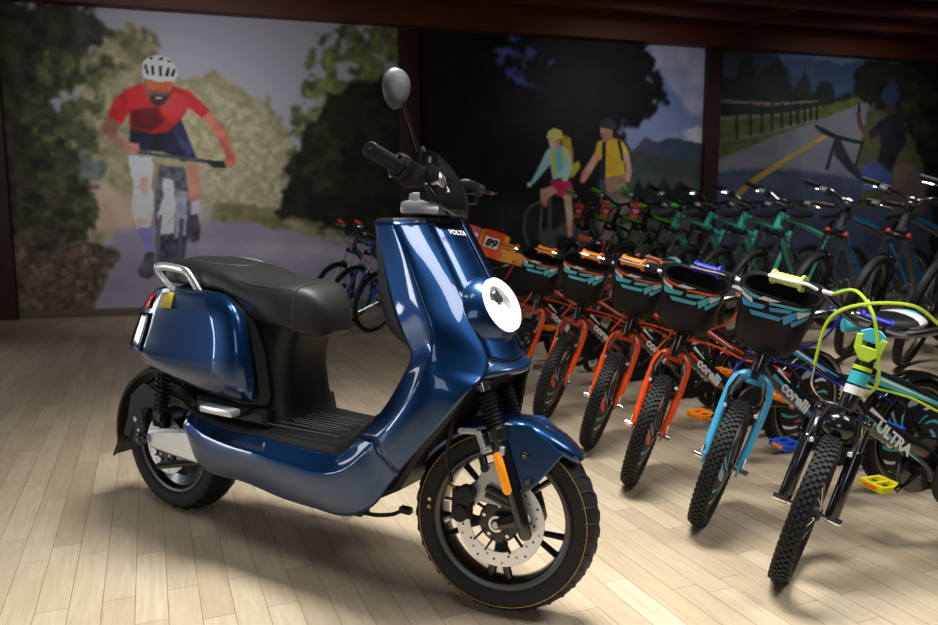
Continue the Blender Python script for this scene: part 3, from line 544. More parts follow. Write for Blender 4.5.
# top cover, inner shield, floor
top = [(a[0], a[1]) for a in (A_[0], C_[0], (1.088, -.12), D_[0])]+[(1.122, -.04), (1.128, 0)]; top += [(x, -y) for x, y in top[-2::-1]]+[(.975, .1), (.965, 0), (.975, -.1)]
MB().prism(top, .970, .988, 'black_plastic', ax='z', ch=.005).build('top_cover', SC)
bf = [.35, .7, 1, 1, .45, .3, .2, .1, 0]; inn = []
for a, b in zip(A_[:9], bf):
    h = [(a[0]-.003, a[1]+.004, a[2]), (a[0]-.055*b, a[1]+.02, a[2]), (a[0]-.085*b, a[1]+.07, a[2]-.01), (a[0]-.095*b, 0, a[2]-.012)]
    inn.append(h+[(x, -y, z) for x, y, z in h[-2::-1]])
MB().grid(surf(inn, 4, 3), 'black_plastic').build('inner_shield', SC, smooth=50, solid=.004)
fl = []
for a in A_[8:18]:
    h = [(a[0], a[1], a[2]+.002), (a[0]-.004, a[1]+.012, a[2]+.012), (a[0]-.012, -.125, a[2]+.022), (a[0]-.014, 0, a[2]+.026)]
    fl.append(h+[(x, -y, z) for x, y, z in h[-2::-1]])
fb = MB().grid(surf(fl, 4, 3), 'black_plastic').build('floorboard', SC, smooth=50, solid=.006)
g = MB()
for i in range(9):
    y = -.145+i*.018; x0 = .60+.03*(i % 3); x1 = .86-.02*((i*2) % 3)
    P = [(x, y+.004*math.sin(9*x+i), .403+.020*min(1, (.172-abs(y))/.05)*.55) for x in np.linspace(x0, x1, 9)]
    g.tube(P, .0018, 'rim_grey', 5)
g.build('grip_rib', fb)
MB().prism([(1.27, .59), (1.20, .49), (1.125, .40), (1.06, .30), (.94, .235), (.60, .25), (.42, .265), (.40, .36), (.85, .362), (.96, .44), (1.10, .59)], -.155, .155, 'black_plastic', ch=.012).build('belly_pan', SC)
MB().prism([(1.25, .585), (1.10, .60), (1.12, .68), (1.25, .65), (1.30, .608), (1.30, .595)], -.092, .092, 'black_plastic', ch=.01).prism([(1.29, .598), (1.262, .44), (1.21, .40), (1.05, .42), (1.05, .60)], .115, .125, 'black_plastic', ch=.004).build('inner_fender', SC)
cx = MB()
secs = [(.375, .28, .665, .130), (.41, .28, .645, .118), (.50, .28, .622, .108), (.59, .28, .625, .108), (.65, .28, .650, .112), (.695, .28, .67, .108)]
cx.grid([[(x, y, z) for x, y in rrect((x0+x1)/2, 0, (x1-x0)/2, hy, .055, 6)] for z, x0, x1, hy in secs], 'black_plastic', closed=True)
cx.build('seat_column', SC, smooth=50, sub=1)
MB().prism([(-.02, .555), (.05, .75), (.2, .785), (.445, .773), (.52, .735), (.572, .60), (.58, .48), (.57, .44), (.51, .425), (.35, .465), (.1, .522), (-.05, .552)], -.082, .082, 'black_plastic', ch=.02).prism([(.34, .70), (.36, .772), (.445, .773), (.52, .735), (.572, .60), (.588, .48), (.57, .44), (.51, .425), (.35, .455), (.33, .55)], -.142, .142, 'black_plastic', ch=.02).build('rear_body', SC)
MB().prism([(.30, .40), (.60, .395), (.59, .44), (.52, .452), (.30, .452)], -.155, .155, 'black_plastic', ch=.012).build('rear_frame_cover', SC)
pn = [[(0.060,-0.090,0.755),(0.149,-0.115,0.771),(0.363,-0.150,0.773),(0.448,-0.150,0.761),(0.499,-0.150,0.721)],
      [(0.024,-0.100,0.705),(0.150,-0.140,0.724),(0.416,-0.185,0.739),(0.504,-0.175,0.735),(0.528,-0.155,0.695)],
      [(-0.023,-0.100,0.636),(0.121,-0.150,0.622),(0.464,-0.205,0.650),(0.540,-0.190,0.649),(0.544,-0.155,0.616)],
      [(-0.060,-0.100,0.573),(0.091,-0.150,0.556),(0.449,-0.205,0.551),(0.542,-0.190,0.535),(0.559,-0.155,0.516)],
      [(-0.093,-0.090,0.549),(0.050,-0.130,0.523),(0.346,-0.170,0.485),(0.510,-0.165,0.469),(0.547,-0.150,0.464)]]
pn = [[r[0], r[1], lerp(r[1], r[2], .94), lerp(r[2], r[3], .10), r[3], r[4]] for r in pn]; pn[3] = [(p[0], p[1]-.004*(0 < i < 5), p[2]) for i, p in enumerate(pn[3])]
ps = surf(pn, 6, 6)
for sgn in (1, -1):
    sp = MB().grid(ps if sgn == 1 else [[(p[0]-.03, -p[1]*.84, p[2]) for p in r] for r in ps], 'blue_paint', flip=sgn < 0).build('rear_side_panel', SC, smooth=40, solid=.006)
    if sgn == 1:
        MB().tube([Vector(p)+V(.002, -.0015, 0) for p in cr([pn[i][3] for i in (0, 1, 2, 3)], 6)], .0022, 'blue_paint_dark', 6).build('panel_seam', sp)
        q = MB().grid([[Vector(ps[i][j])+V(-.006, -.009, 0) for j in range(0, 4)] for i in range(2, 8)], 'red_lens').build('tail_light', SC, solid=.002)
        MB().grid([[Vector(ps[i][j])+V(-.006, -.009, 0) for j in range(0, 5)] for i in range(8, 20)], 'black_gloss').build('tail_reflector_strip', SC, solid=.002)
        MB().grid([[Vector(ps[i][j])+V(-.004, -.010, 0) for j in range(6, 9)] for i in range(2, 8)], 'sticker_yellow').build('warning_sticker', SC, solid=.001)
        MB().grid([[Vector(ps[i][j])+V(-.006, -.011, 0) for j in range(2, 5)] for i in range(17, 19)], 'sticker_blue').build('registration_sticker', SC, solid=.001)
# seat
ST = [(.075,.80,.785,.045),(.095,.838,.783,.085),(.14,.862,.782,.112),(.23,.862,.780,.124),(.32,.853,.777,.13),(.41,.838,.772,.133),(.455,.825,.748,.135),(.495,.812,.700,.138),(.56,.808,.690,.138),(.63,.806,.683,.130),(.67,.803,.668,.116),(.705,.790,.656,.097),(.732,.760,.652,.072),(.748,.715,.664,.038)]
def ssec(x, zt, zb, hw):
    h = zt-zb
    half = [(0, zb), (hw*.8, zb), (hw*.97, zb+h*.04), (hw, zb+h*.3), (hw*.95, zb+h*.72), (hw*.85, zb+h*.9), (hw*.66, zb+h*.975), (hw*.3, zt), (0, zt)]
    return [(x, -y, z) for y, z in half]+[(x, y, z) for y, z in half[-2:0:-1]]
rw = [ssec(*s) for s in ST]
b = MB().grid(rw, 'seat_vinyl', closed=True); n = len(rw[0]); L_ = len(rw)-1
b.f += [list(range(n)), [L_*n+k for k in range(n)][::-1]]; b.m += [0, 0]
seat = b.build('seat', SC, smooth=180, sub=2)
sm = MB()
def sx(x):
    k = max(i for i in range(len(ST)-1) if ST[i][0] <= x); t = (x-ST[k][0])/(ST[k+1][0]-ST[k][0]); return ssec(x, *[ST[k][j]+(ST[k+1][j]-ST[k][j])*t for j in (1, 2, 3)])
q = sx(.675); sm.tube(cr([q[i] for i in (2, 3, 4, 5, 6, 7, 8)], 4), .0014, 'seam_thread', 5)
sm.tube([V(*p)+V(0, 0, .001) for p in cr([sx(x)[5] for x in (.47, .52, .58, .63, .675)], 4)], .0012, 'seam_thread', 5)
oval = [(.27+.12*math.cos(t), .085*math.sin(t)) for t in np.linspace(0, 2*PI, 40)]
sm.tube([(x, y, sx(x)[8][2]-.0005-.45*y*y) for x, y in oval], .0016, 'seam_thread', 5)
sm.build('stitching', seat)
for s in (-1, 1):
    r = MB(); P = cr([(.206, s*.105, .735), (.206, s*.128, .756), (.150, s*.150, .824), (.155, s*.153, .836), (.27, s*.153, .832), (.285, s*.150, .826), (.329, s*.135, .758), (.329, s*.110, .738)], 5)
    r.tube(P, .0125, 'silver', 10, flat=.6, up=(0, 0, 1)); r.build('grab_rail', SC)
MB().box((.485, -.218, .447), (.135, .034, .021), 'silver', ch=.007).box((.53, -.185, .440), (.04, .05, .02), 'black_plastic').build('passenger_footpeg', SC)
MB().box((.44, .178, .452), (.13, .035, .03), 'silver', ch=.009).box((.475, .165, .445), (.05, .03, .026), 'black_plastic').build('passenger_footpeg', SC)
MB().cable([(.62, .12, .27), (.60, .18, .14), (.585, .245, .012)], .011, 'black_plastic', 8).box((.582, .255, .008), (.07, .05, .015), 'black_plastic').build('side_stand', SC)
MB().cable([(.77, -.06, .235), (.85, -.05, .17), (.96, -.05, .182), (1.01, -.05, .21)], .006, 'black_plastic', 6).box((1.01, -.05, .205), (.035, .02, .018), 'black_plastic').build('centre_stand', SC)
# wheels
def tyre(mb, c, R, r0, w, sip=0):
    pr = [(r0, -.62*w), (r0+.012, -.86*w), (R-.042, -1.0*w), (R-.02, -.94*w), (R-.008, -.66*w), (R-.001, -.25*w), (R, 0)]
    pr = pr+[(a, -h) for a, h in pr[-2::-1]]
    mb.lathe(pr, c, (0, 1, 0), 'rubber', 72)
    for k in range(sip):
        for s in (-1, 1):
            t0 = 2*PI*(k+.5*(s > 0))/sip
            P = [(c[0]+rr*math.cos(t0+dt), c[1]+s*h*w, c[2]+rr*math.sin(t0+dt)) for rr, h, dt in ((R+.0004, .06, 0), (R-.0005, .3, .05), (R-.005, .6, .085), (R-.016, .89, .10), (R-.03, .985, .10))]
            mb.tube(cr(P, 3), .0017, 'rubber', 4)
fw = (1.298, 0, .242)
wh = MB(); wh.lathe([(.176, -.034), (.177, -.040), (.170, -.041), (.163, -.036), (.158, -.022), (.156, 0), (.158, .022), (.163, .036), (.170, .041), (.177, .04), (.176, .034)], fw, (0, 1, 0), 'rim_black', 72)
wh.lathe([(.163, -.0368), (.171, -.0417), (.1725, -.0417)], fw, (0, 1, 0), 'rim_grey', 72)
for k in range(5):
    for dl in (-.16, .16):
        t = 2*PI*k/5+.9; c0 = V(*fw)
        wh.tube([c0+V(.045*math.cos(t), -.012, .045*math.sin(t)), c0+V(.10*math.cos(t+dl*.6), -.012, .10*math.sin(t+dl*.6)), c0+V(.159*math.cos(t+dl), -.006, .159*math.sin(t+dl))], [.015, .010, .012], 'rim_black', 8, flat=.7)
wh.cyl((fw[0], -.05, fw[2]), (fw[0], .05, fw[2]), .05, 'rim_black', 32)
fwo = wh.build('front_wheel', SC, mat4=SM)
t = MB(); tyre(t, fw, .237, .168, .046, 36); t.build('tyre', fwo)
MB().lathe([(.2155, -.0458), (.2170, -.0455)], fw, (0, 1, 0), 'yellow_line', 72).lathe([(.2155, .0458), (.2170, .0455)], fw, (0, 1, 0), 'yellow_line', 72).build('tyre_stripe', fwo)
def disc(c, y, r0, r1, ncar, par, m4=None):
    d = MB(); d.lathe([(r0, y-.002), (r1-.001, y-.002), (r1, y), (r1-.001, y+.002), (r0, y+.002)], (c[0], 0, c[2]), (0, 1, 0), 'steel_disc', 64, closed=True)
    for k in range(30):
        tt = 2*PI*k/30; rr = r0+(r1-r0)*(.3, .5, .72)[k % 3]; p = V(c[0]+rr*math.cos(tt), y-.0022, c[2]+rr*math.sin(tt))
        d.cyl(p, p+V(0, -.0006, 0), .0032, 'gold' if k % 2 else 'rim_black', 8)
    o = d.build('brake_disc', par); e = MB()
    e.lathe([(.022, y-.004), (.036, y-.005), (.052, y-.004), (.052, y+.002)], (c[0], 0, c[2]), (0, 1, 0), 'rim_black', 32)
    for k in range(ncar):
        tt = 2*PI*k/ncar+.3
        for dl in (-.28, .28): e.tube([(c[0]+.046*math.cos(tt+dl*1.2), y-.003, c[2]+.046*math.sin(tt+dl*1.2)), (c[0]+(r0+.004)*math.cos(tt+dl*.8), y-.003, c[2]+(r0+.004)*math.sin(tt+dl*.8))], .0065, 'rim_black', 6, flat=.5)
        e.cyl((c[0]+.04*math.cos(tt), y-.004, c[2]+.04*math.sin(tt)), (c[0]+.04*math.cos(tt), y-.009, c[2]+.04*math.sin(tt)), .005, 'chrome', 8)
    e.build('disc_carrier', par)
disc(fw, -.048, .078, .114, 5, fwo)
MB().cyl((fw[0], -.082, fw[2]), (fw[0], .082, fw[2]), .013, 'rim_black', 16).cyl((fw[0], -.088, fw[2]), (fw[0], -.080, fw[2]), .009, 'alu', 6).lathe([(.014, -.076), (.02, -.076), (.02, -.07), (.014, -.07)], (fw[0], 0, fw[2]), (0, 1, 0), 'chrome', 20).build('axle', fwo)
MB().ball((1.108, -.0468, .252), .0055, 'gold', 8, (1, .2, 1)).ball((1.109, -.0468, .271), .005, 'white', 8, (1, .2, 1)).build('tyre_mark', fwo)
# fork
def fx(z): return 1.246+(.593-z)*.347
fk = MB()
for s in (-1, 1):
    y = s*.078
    fk.tube([(fx(.66), y, .66), (fx(.565), y, .565)], .015, 'chrome', 16)
    prof = []; z0, z1 = .558, .475
    for k in range(9):
        z = z0+(z1-z0)*k/9; prof += [(z, .0195), (z-.004, .025), (z-.0085, .0195)]
    fk.tube([(fx(z), y, z) for z, _ in prof], [q for _, q in prof], 'black_plastic', 18)
    fk.tube([(fx(z), y, z) for z in (.482, .476, .452, .446, .435)], [.02, .027, .027, .021, .0195], 'rim_black', 18)
    fk.tube([(fx(z), y, z) for z in (.45, .26, .225, .217)], [.0195, .0185, .016, .010], 'black_gloss', 18)
    fk.tube([(fx(.27), y*.98, .262), (fw[0]+.01, y*.98, fw[2]+.002)], [.015, .017], 'rim_black', 10)
    if s < 0:
        for zz in (.285, .30): fk.tube([(fx(zz)-.0, y, zz), (1.27, -.082, zz+.03)], .009, 'rim_black', 8)
fo = fk.build('fork', SC, mat4=SM)
MB().tube([(fx(z)-.004, -.1075, z) for z in (.425, .418, .335, .328)], [.006, .0115, .0115, .006], 'amber', 12, flat=.5, up=(0, 1, 0)).build('reflector', fo)
MB().box((fx(.41)+.004, -.104, .43), (.012, .012, .02), 'silver').build('reflector_clip', fo)
cp = MB(); cp.prism([(1.262, .385), (1.292, .395), (1.322, .325), (1.305, .285), (1.25, .29), (1.225, .262), (1.215, .29), (1.242, .34)], -.070, -.063, 'alu', ch=.002)
for x, z in ((1.262, .375), (1.312, .31), (1.228, .283)): cp.cyl((x, -.070, z), (x, -.079, z), .0105, 'rim_black', 10)
cpo = cp.build('caliper_bracket', fo)
c = MB(); c.cyl((1.220, -.072, 0.308), (1.220, -.102, 0.308), .024, 'black_plastic', 20).cyl((1.210, -.072, 0.262), (1.210, -.102, 0.262), .021, 'black_plastic', 20).box((1.210, -.078, 0.285), (.05, .03, .075), 'black_plastic', ch=.006)
c.cyl((1.193, -.085, 0.320), (1.173, -.085, 0.325), .006, 'gold', 8).cyl((1.188, -.085, 0.290), (1.166, -.085, 0.290), .006, 'chrome', 8).cyl((1.183, -.085, 0.245), (1.168, -.085, 0.235), .006, 'alu', 8).build('brake_caliper', fo)
MB().cable([(1.183, -.09, 0.335), (1.171, -.097, 0.400), (1.183, -.1, 0.480), (1.193, -.09, 0.570), (1.178, -.06, 0.670)], .0055, 'black_plastic').build('brake_hose', fo)
sb = MB(); P = [(1.209, .468), (1.25, .470), (1.269, .426), (1.287, .433)]
for i in range(3):
    a, b2 = P[i], P[i+1]; sb.tube([(a[0], -.104, a[1]), (b2[0], -.104, b2[1])], .0085, 'alu', 8, flat=.5, up=(0, 1, 0))
for q in (P[0], P[2]): sb.cyl((q[0], -.11, q[1]), (q[0], -.098, q[1]), .0085, 'alu', 12)
sb.build('hose_guide', fo)
# front mudguard
rows = []
for k in range(27):
    t = math.radians(41+k*(152-41)/26); tw = .25+.75*math.sin(PI*min(1, (k+2)/8)/2)*math.sin(PI*min(1, (28-k)/8)/2)
    rows.append([(fw[0]+r*math.cos(t), y*tw if abs(y) > .05 else y*(.5+.5*tw), fw[2]+r*math.sin(t)) for y, r in ((-.064, .230+.02*(1-tw)), (-.062, .246), (-.048, .255), (-.02, .259), (.02, .259), (.048, .255), (.062, .246), (.064, .230+.02*(1-tw)))])
fd = MB().grid(rows, 'blue_paint').build('front_mudguard', SC, smooth=60, solid=.004, mat4=SM)
lg = MB()
for s in (-1, 1):
    lg.prism([(1.30, .49), (1.37, .492), (1.455, .43), (1.395, .352), (1.365, .325), (1.345, .343), (1.318, .44)], s*.067, s*.073, 'blue_paint', ch=.003)
    for x, z in ((1.362, .415), (1.372, .355)): lg.cyl((x, s*.073, z), (x, s*.080, z), .011, 'rim_black', 12).cyl((x, s*.080, z), (x, s*.084, z), .006, 'rim_grey', 6)
lg.build('mudguard_bracket', fd)
# headlight
hc = V(1.257, 0, .766); hn = V(math.cos(math.radians(27)), 0, math.sin(math.radians(27)))
hb = MB().lathe([(.104, -.062), (.099, -.036), (.091, -.012), (.083, .004), (.077, .012), (.072, .016), (.0705, .012)], hc, hn, 'blue_paint', 48).build('headlight_bezel', SC, smooth=60)
MB().lathe([(.0715, .016), (.0705, .025), (.064, .030), (.056, .026), (.053, .016)], hc, hn, 'lamp_glow', 48).build('daylight_ring', hb)
hd, hu = frame(hn)
lm = MB().lathe([(.054, .016), (.049, .004), (.03, -.006), (0, -.008)], hc, hn, 'lamp_white', 40)
for k in range(3):
    t = PI/2+2*PI*k/3+.4; p = hc+hd*.026*math.cos(t)+hu*.026*math.sin(t); lm.lathe([(.02, .0), (.021, .012), (.017, .016), (.0, .018)], p, hn, ('lamp_inner', 'lamp_white', 'lamp_white')[k], 20)
lm.build('lamp_reflector', hb)
# handlebar
hbm = MB(); half = [(1.085, 0, 1.058), (1.085, -.06, 1.060), (1.082, -.12, 1.070), (1.078, -.18, 1.082), (1.075, -.23, 1.087), (1.072, -.36, 1.100)]
full = cr(half[::-1]+[(x, -y, z) for x, y, z in half[1:]], 5)
hbm.tube(full, .0115, 'black_plastic', 12)
hbo = hbm.build('handlebar', SC, mat4=SM)
for s in (1, -1):
    def q(x, y, z): return (x, y*s, z)
    g = MB(); P = [V(*q(1.075, -.235, 1.0873)), V(*q(1.072, -.362, 1.1002))]
    d = (P[1]-P[0]); g.tube([P[0]+d*t for t in (0, .03, .08, .1, .3, .5, .7, .9, .96, 1, 1.015)], [.02, .021, .021, .0175, .018, .0178, .018, .0175, .0185, .0185, .016], 'rubber_side', 20)
    g.cyl(P[1]+d*.012, P[1]+d*.03, .0035, 'black_gloss', 8)
    g.build('grip', hbo)
    h = MB(); P = [V(*q(1.078, -.185, 1.0825)), V(*q(1.075, -.236, 1.0873))]; d = P[1]-P[0]
    h.tube([P[0]+d*t for t in (0, .1, .5, .55, .8, .84, 1)], [.02, .027, .028, .031, .031, .027, .025], 'black_plastic', 24); h.box(q(1.097, -.195, 1.067), (.05, .045, .05), 'black_plastic')
    h.box(q(1.055, -.212, 1.070), (.012, .02, .016), 'green_button' if s == 1 else 'white_plastic', ch=.003)
    h.build('switch_housing', hbo)
    l = MB(); l.box(q(1.112, -.15, 1.082), (.05, .05, .035), 'black_plastic'); (s > 0) and l.box(q(1.113, -.145, 1.113), (.042, .06, .032), 'black_gloss', ch=.004)
    l.cable([q(1.130, -.165, 1.077), q(1.143, -.22, 1.078), q(1.138, -.29, 1.083), q(1.130, -.34, 1.088)], .0055, 'black_gloss'); l.build('brake_lever', hbo)
cl = MB(); cl.box((1.06, 0, 1.008), (.11, .135, .036), 'silver', ch=.014); cl.box((1.05, -.038, 1.030), (.05, .045, .034), 'silver', ch=.012); cl.box((1.06, .038, 1.030), (.05, .045, .034), 'silver', ch=.012).box((1.115, -.03, 1.012), (.05, .05, .02), 'silver', ch=.008)
cl.build('handlebar_clamp', hbo)
cl = MB(); cl.box((1.085, 0, 1.045), (.055, .06, .07), 'black_plastic'); cl.box((1.105, 0, 1.078), (.06, .16, .03), 'black_gloss', Matrix.Rotation(.35, 3, 'Y'), ch=.008).box((1.108, -.03, 1.04), (.05, .19, .04), 'black_plastic', ch=.008); cl.build('dashboard', hbo)
MB().lathe([(.0, .012), (.016, .010), (.021, .004), (.0215, 0), (.02, -.022), (0, -.024)], (1.118, -.112, 1.072), (-.15, -.9, .25), 'alu', 20).build('key_switch', hbo)
kb = MB()
for k in range(6):
    y = -.17+.02*k; kb.cable([(1.10, y, 1.068), (1.12+.01*(k % 2), y+.02, 1.035-.006*k), (1.11, -.05+.01*k, 1.02-.004*k), (1.10, -.01+.01*k, .985)], .0034, 'black_plastic')
for k in range(5): kb.ball((1.118+.006*(k % 2), -.165+.026*k, 1.055+.008*((k*2) % 3)), .0045, ('chrome', 'cyan', 'chrome', 'orange', 'chrome')[k], 8)
kb.build('control_cable', hbo)
ro = []
for z, x, hw in ((.985, 1.152, .05), (1.01, 1.160, .085), (1.045, 1.152, .098), (1.08, 1.136, .092), (1.11, 1.115, .07), (1.135, 1.093, .03)):
    ro.append([(x-.55*y*y/.1-.0, y, z) for y in np.linspace(-hw, hw, 11)])
MB().grid(ro, 'smoke', flip=True).build('flyscreen', hbo, smooth=60, solid=.004)
m = MB(); m.cable([(1.105, -.165, 1.10), (1.095, -.17, 1.14), (1.065, -.205, 1.25)], .0042, 'black_gloss'); m.tube([(1.107, -.165, 1.095), (1.107, -.165, 1.125), (1.105, -.166, 1.14)], [.011, .011, .006], 'black_plastic', 12)
mo = m.build('mirror_stem', hbo)
mc = V(1.052, -.205, 1.268); fr = Matrix.Rotation(math.radians(-10), 3, 'X') @ Matrix.Rotation(math.radians(-34), 3, 'Z'); hm = MB(); rws = []; fr = fr @ Matrix.Scale(.86, 3)
for dx, sc in ((.017, .12), (.0165, .5), (.014, .78), (.009, .94), (.002, 1), (-.006, .99), (-.008, .95)):
    rws.append([mc+fr @ V(dx, sc*.041*math.cos(t)*(1+.16*math.sin(t)), sc*.057*math.sin(t)) for t in np.linspace(0, 2*PI, 32, endpoint=False)])
hm.grid(rws, 'mirror_grey', closed=True); hm.f.append(list(range(32))); hm.m.append(0); hm.f.append([6*32+k for k in range(32)][::-1]); hm.m.append(hm.mi('chrome')); hm.build('mirror_head', mo, smooth=50)
# rear end
rw_ = (.042, 0, .235); wh = MB(); wh.lathe([(.168, -.04), (.166, -.052), (.158, -.05), (.150, -.035), (.146, 0), (.150, .035), (.158, .05), (.166, .052), (.168, .04)], rw_, (0, 1, 0), 'rim_black', 64)
wh.lathe([(.150, -.030), (.12, -.02), (.09, -.035), (.06, -.05), (.03, -.055), (0, -.055)], rw_, (0, 1, 0), 'rim_black', 48).lathe([(.150, .030), (.12, .03), (.09, .045), (0, .05)], rw_, (0, 1, 0), 'rim_black', 48)
wh.lathe([(.158, -.0508), (.1655, -.0528), (.167, -.0522)], rw_, (0, 1, 0), 'rim_grey', 64)
rwo = wh.build('rear_wheel', SC); t = MB(); tyre(t, rw_, .235, .160, .064, 30); t.build('tyre', rwo); disc(rw_, -.072, .062, .098, 5, rwo)
sw = MB(); sw.prism([(.03, .298), (.10, .312), (.26, .335), (.42, .33), (.42, .24), (.27, .225), (.10, .235), (.03, .243)], -.138, -.108, 'silver', ch=.01).prism([(.03, .298), (.26, .33), (.42, .33), (.42, .24), (.27, .225), (.03, .243)], .108, .138, 'silver', ch=.01)
so = sw.build('swingarm', SC)
MB().prism([(-.04, .36), (.028, .366), (.035, .31), (.028, .252), (-.028, .262), (-.02, .315)], -.147, -.139, 'black_plastic', ch=.003).cyl((.02, -.16, .272), (.02, -.14, .272), .02, 'black_gloss', 16).cyl((.02, -.166, .272), (.02, -.158, .272), .010, 'rim_grey', 6).cyl((-.005, -.152, .335), (-.005, -.146, .335), .009, 'alu', 10).cyl((.01, -.152, .30), (.01, -.146, .30), .006, 'alu', 8).build('axle_plate', so)
MB().box((.055, -.095, .33), (.06, .03, .05), 'black_plastic', ch=.006).cyl((.05, -.112, .345), (.05, -.07, .345), .016, 'alu', 12).build('brake_caliper', so)
MB().tube([(.05, -.11, .175), (.20, -.12, .215), (.36, -.12, .25)], [.012, .012, .014], 'black_gloss', 10).build('torque_arm', so)
sh = MB(); a, b2 = V(.07, -.115, .33), V(.115, -.115, .52); dd = b2-a; fa, fb2 = frame(dd)
sh.tube([a, b2], .010, 'black_gloss', 10); P = [a+dd*(.15+.8*t/80)+(fa*math.cos(t*.8)+fb2*math.sin(t*.8))*.021 for t in range(81)]; sh.tube(P, .0042, 'black_plastic', 6); sh.build('shock_absorber', SC)
rows = []
for k in range(24):
    t = math.radians(62+k*122/23); rr = .262
    rows.append([(.045+rr*q*math.cos(t), y, .235+rr*q*math.sin(t)) for y, q in ((-.085, .93), (-.083, .985), (-.06, 1.02), (0, 1.03), (.06, 1.02), (.083, .985), (.085, .93))])
for x, z in ((-.228, .195), (-.252, .155)): rows.append([(x+(.012 if abs(y) > .07 else 0), y, z) for y in (-.085, -.083, -.06, 0, .06, .083, .085)])
ro_ = MB().grid(rows, 'black_plastic').build('rear_mudguard', SC, smooth=50, solid=.004)
MB().prism([(-.13, .30), (-.10, .39), (-.03, .44), (.06, .42), (.06, .36), (-.02, .36), (-.06, .33), (-.12, .24), (-.155, .25)], -.098, -.088, 'black_plastic', ch=.003).build('mudguard_stay', ro_)
MB().cyl((-.222, -.06, .235), (-.228, -.06, .233), .012, 'red_lens', 12).build('mudguard_reflector', ro_)
# ---------------------------------------------------------------- bicycles (local x forward, origin on the floor under the rear axle)
def bike_tyre(c, R, w, knobs, m='rubber'):
    b = MB(); pr = [(R-w*1.75, -.55*w), (R-w*1.2, -.95*w), (R-w*.6, -.98*w), (R-w*.18, -.68*w), (R-.002, -.25*w), (R-.0015, 0)]
    pr = pr+[(a, -h) for a, h in pr[-2::-1]]; b.lathe(pr, c, (0, 1, 0), m, 56)
    for k in range(knobs):
        for y, dt, ry in ((-.42, 0, 0), (.42, 0, 0), (0, .5, .0), (-.82, .5, .20), (.82, .5, .20)):
            t = 2*PI*(k+dt)/knobs; r = R-w*ry*1.1; e = Vector((math.cos(t), 0, math.sin(t))); tt = Vector((-e.z, 0, e.x)); o = Vector(c)+e*r+Vector((0, y*w, 0))
            hx, hy, hz = PI*R/knobs*.62, w*.17, .0022
            vs = [o+tt*hx*i*(1 if q < 0 else .8)+Vector((0, hy*j, 0))+e*hz*q for q in (-1, 1) for i, j in ((-1, -1), (1, -1), (1, 1), (-1, 1))]
            b.add(vs, [[4, 5, 6, 7], [0, 1, 5, 4], [1, 2, 6, 5], [2, 3, 7, 6], [3, 0, 4, 7]], m)
    return b
def bike_wheel(name, par, c, R, w, spokes, rim, knobs, m4=None, disc_art=None, rotor=False, hubw=.045, tyre_line=None):
    Ri = R-w*1.55; b = MB()
    b.lathe([(Ri, -.5*w), (Ri-.012, -.5*w), (Ri-.018, -.3*w), (Ri-.018, .3*w), (Ri-.012, .5*w), (Ri, .5*w)], c, (0, 1, 0), rim, 48)
    o = b.build(name, par, mat4=m4)
    bike_tyre(c, R, w, knobs).build('tyre', o, smooth=30)
    if tyre_line:
        MB().lathe([(R-w*1.5, -.80*w), (R-w*1.2, -.97*w)], c, (0, 1, 0), tyre_line, 48).lathe([(R-w*1.5, .80*w), (R-w*1.2, .97*w)], c, (0, 1, 0), tyre_line, 48).build('tyre_stripe', o)
    s = MB(); c = Vector(c)
    for k in range(spokes):
        t = 2*PI*k/spokes; sd = 1 if k % 2 else -1; t2 = t+(.55 if (k//2) % 2 else -.55)
        s.tube([c+V(.018*math.cos(t2), sd*hubw*.7, .018*math.sin(t2)), c+V((Ri-.015)*math.cos(t), 0, (Ri-.015)*math.sin(t))], .0011, 'chrome', 4, cap=False)
    s.build('spokes', o)
    MB().cyl(c+V(0, -hubw*.8, 0), c+V(0, hubw*.8, 0), .017, 'rim_black', 14).cyl(c+V(0, -hubw*1.25, 0), c+V(0, hubw*1.25, 0), .006, 'chrome', 10).build('hub', o)
    if rotor:
        MB().lathe([(R*.2, hubw*.7), (R*.24, hubw*.7), (R*.24, hubw*.7+.002), (R*.2, hubw*.7+.002)], c, (0, 1, 0), 'chrome', 32, closed=True).lathe([(.018, hubw*.7), (R*.1, hubw*.7), (R*.1, hubw*.7+.002)], c, (0, 1, 0), 'rim_black', 24).build('brake_disc', o)
    if disc_art:
        a = MB(); r1 = Ri-.02
        for sd in (-1, 1):
            a.lathe([(.022, sd*hubw*.66), (r1*.6, sd*hubw*.52), (r1, sd*.012)], c, (0, 1, 0), 'black_plastic', 40)
            def pt(r, t): 
                h = hubw*.66-(hubw*.14)*min(1, (r-.022)/(r1*.6-.022)) if r < r1*.6 else hubw*.52+(.012-hubw*.52)*(r-r1*.6)/(r1*.4)
                return c+V(r*math.cos(t), sd*(h+.0012), r*math.sin(t))
            for k, (cm, t0, dt, ra, rb) in enumerate(disc_art):
                for rep in range(2):
                    tb = t0+rep*PI
                    rows = [[pt(r1*(ra+(rb-ra)*i/4), sd*(tb+dt*j/3+.5*(i/4-.5))) for i in range(5)] for j in range(4)]
                    a.grid(rows, cm)
        a.build('spoke_cover', o)
    return o
ART = lambda c1, c2: [(c1, 0, .34, .5, .92), ('grey_sticker', .42, .10, .3, .95), (c2, .62, .16, .45, .7), ('grey_sticker', 1.25, .55, .74, .93), (c1, 1.95, .10, .25, .6), ('white', 2.15, .16, .66, .95), (c2, 2.6, .12, .4, .9)]
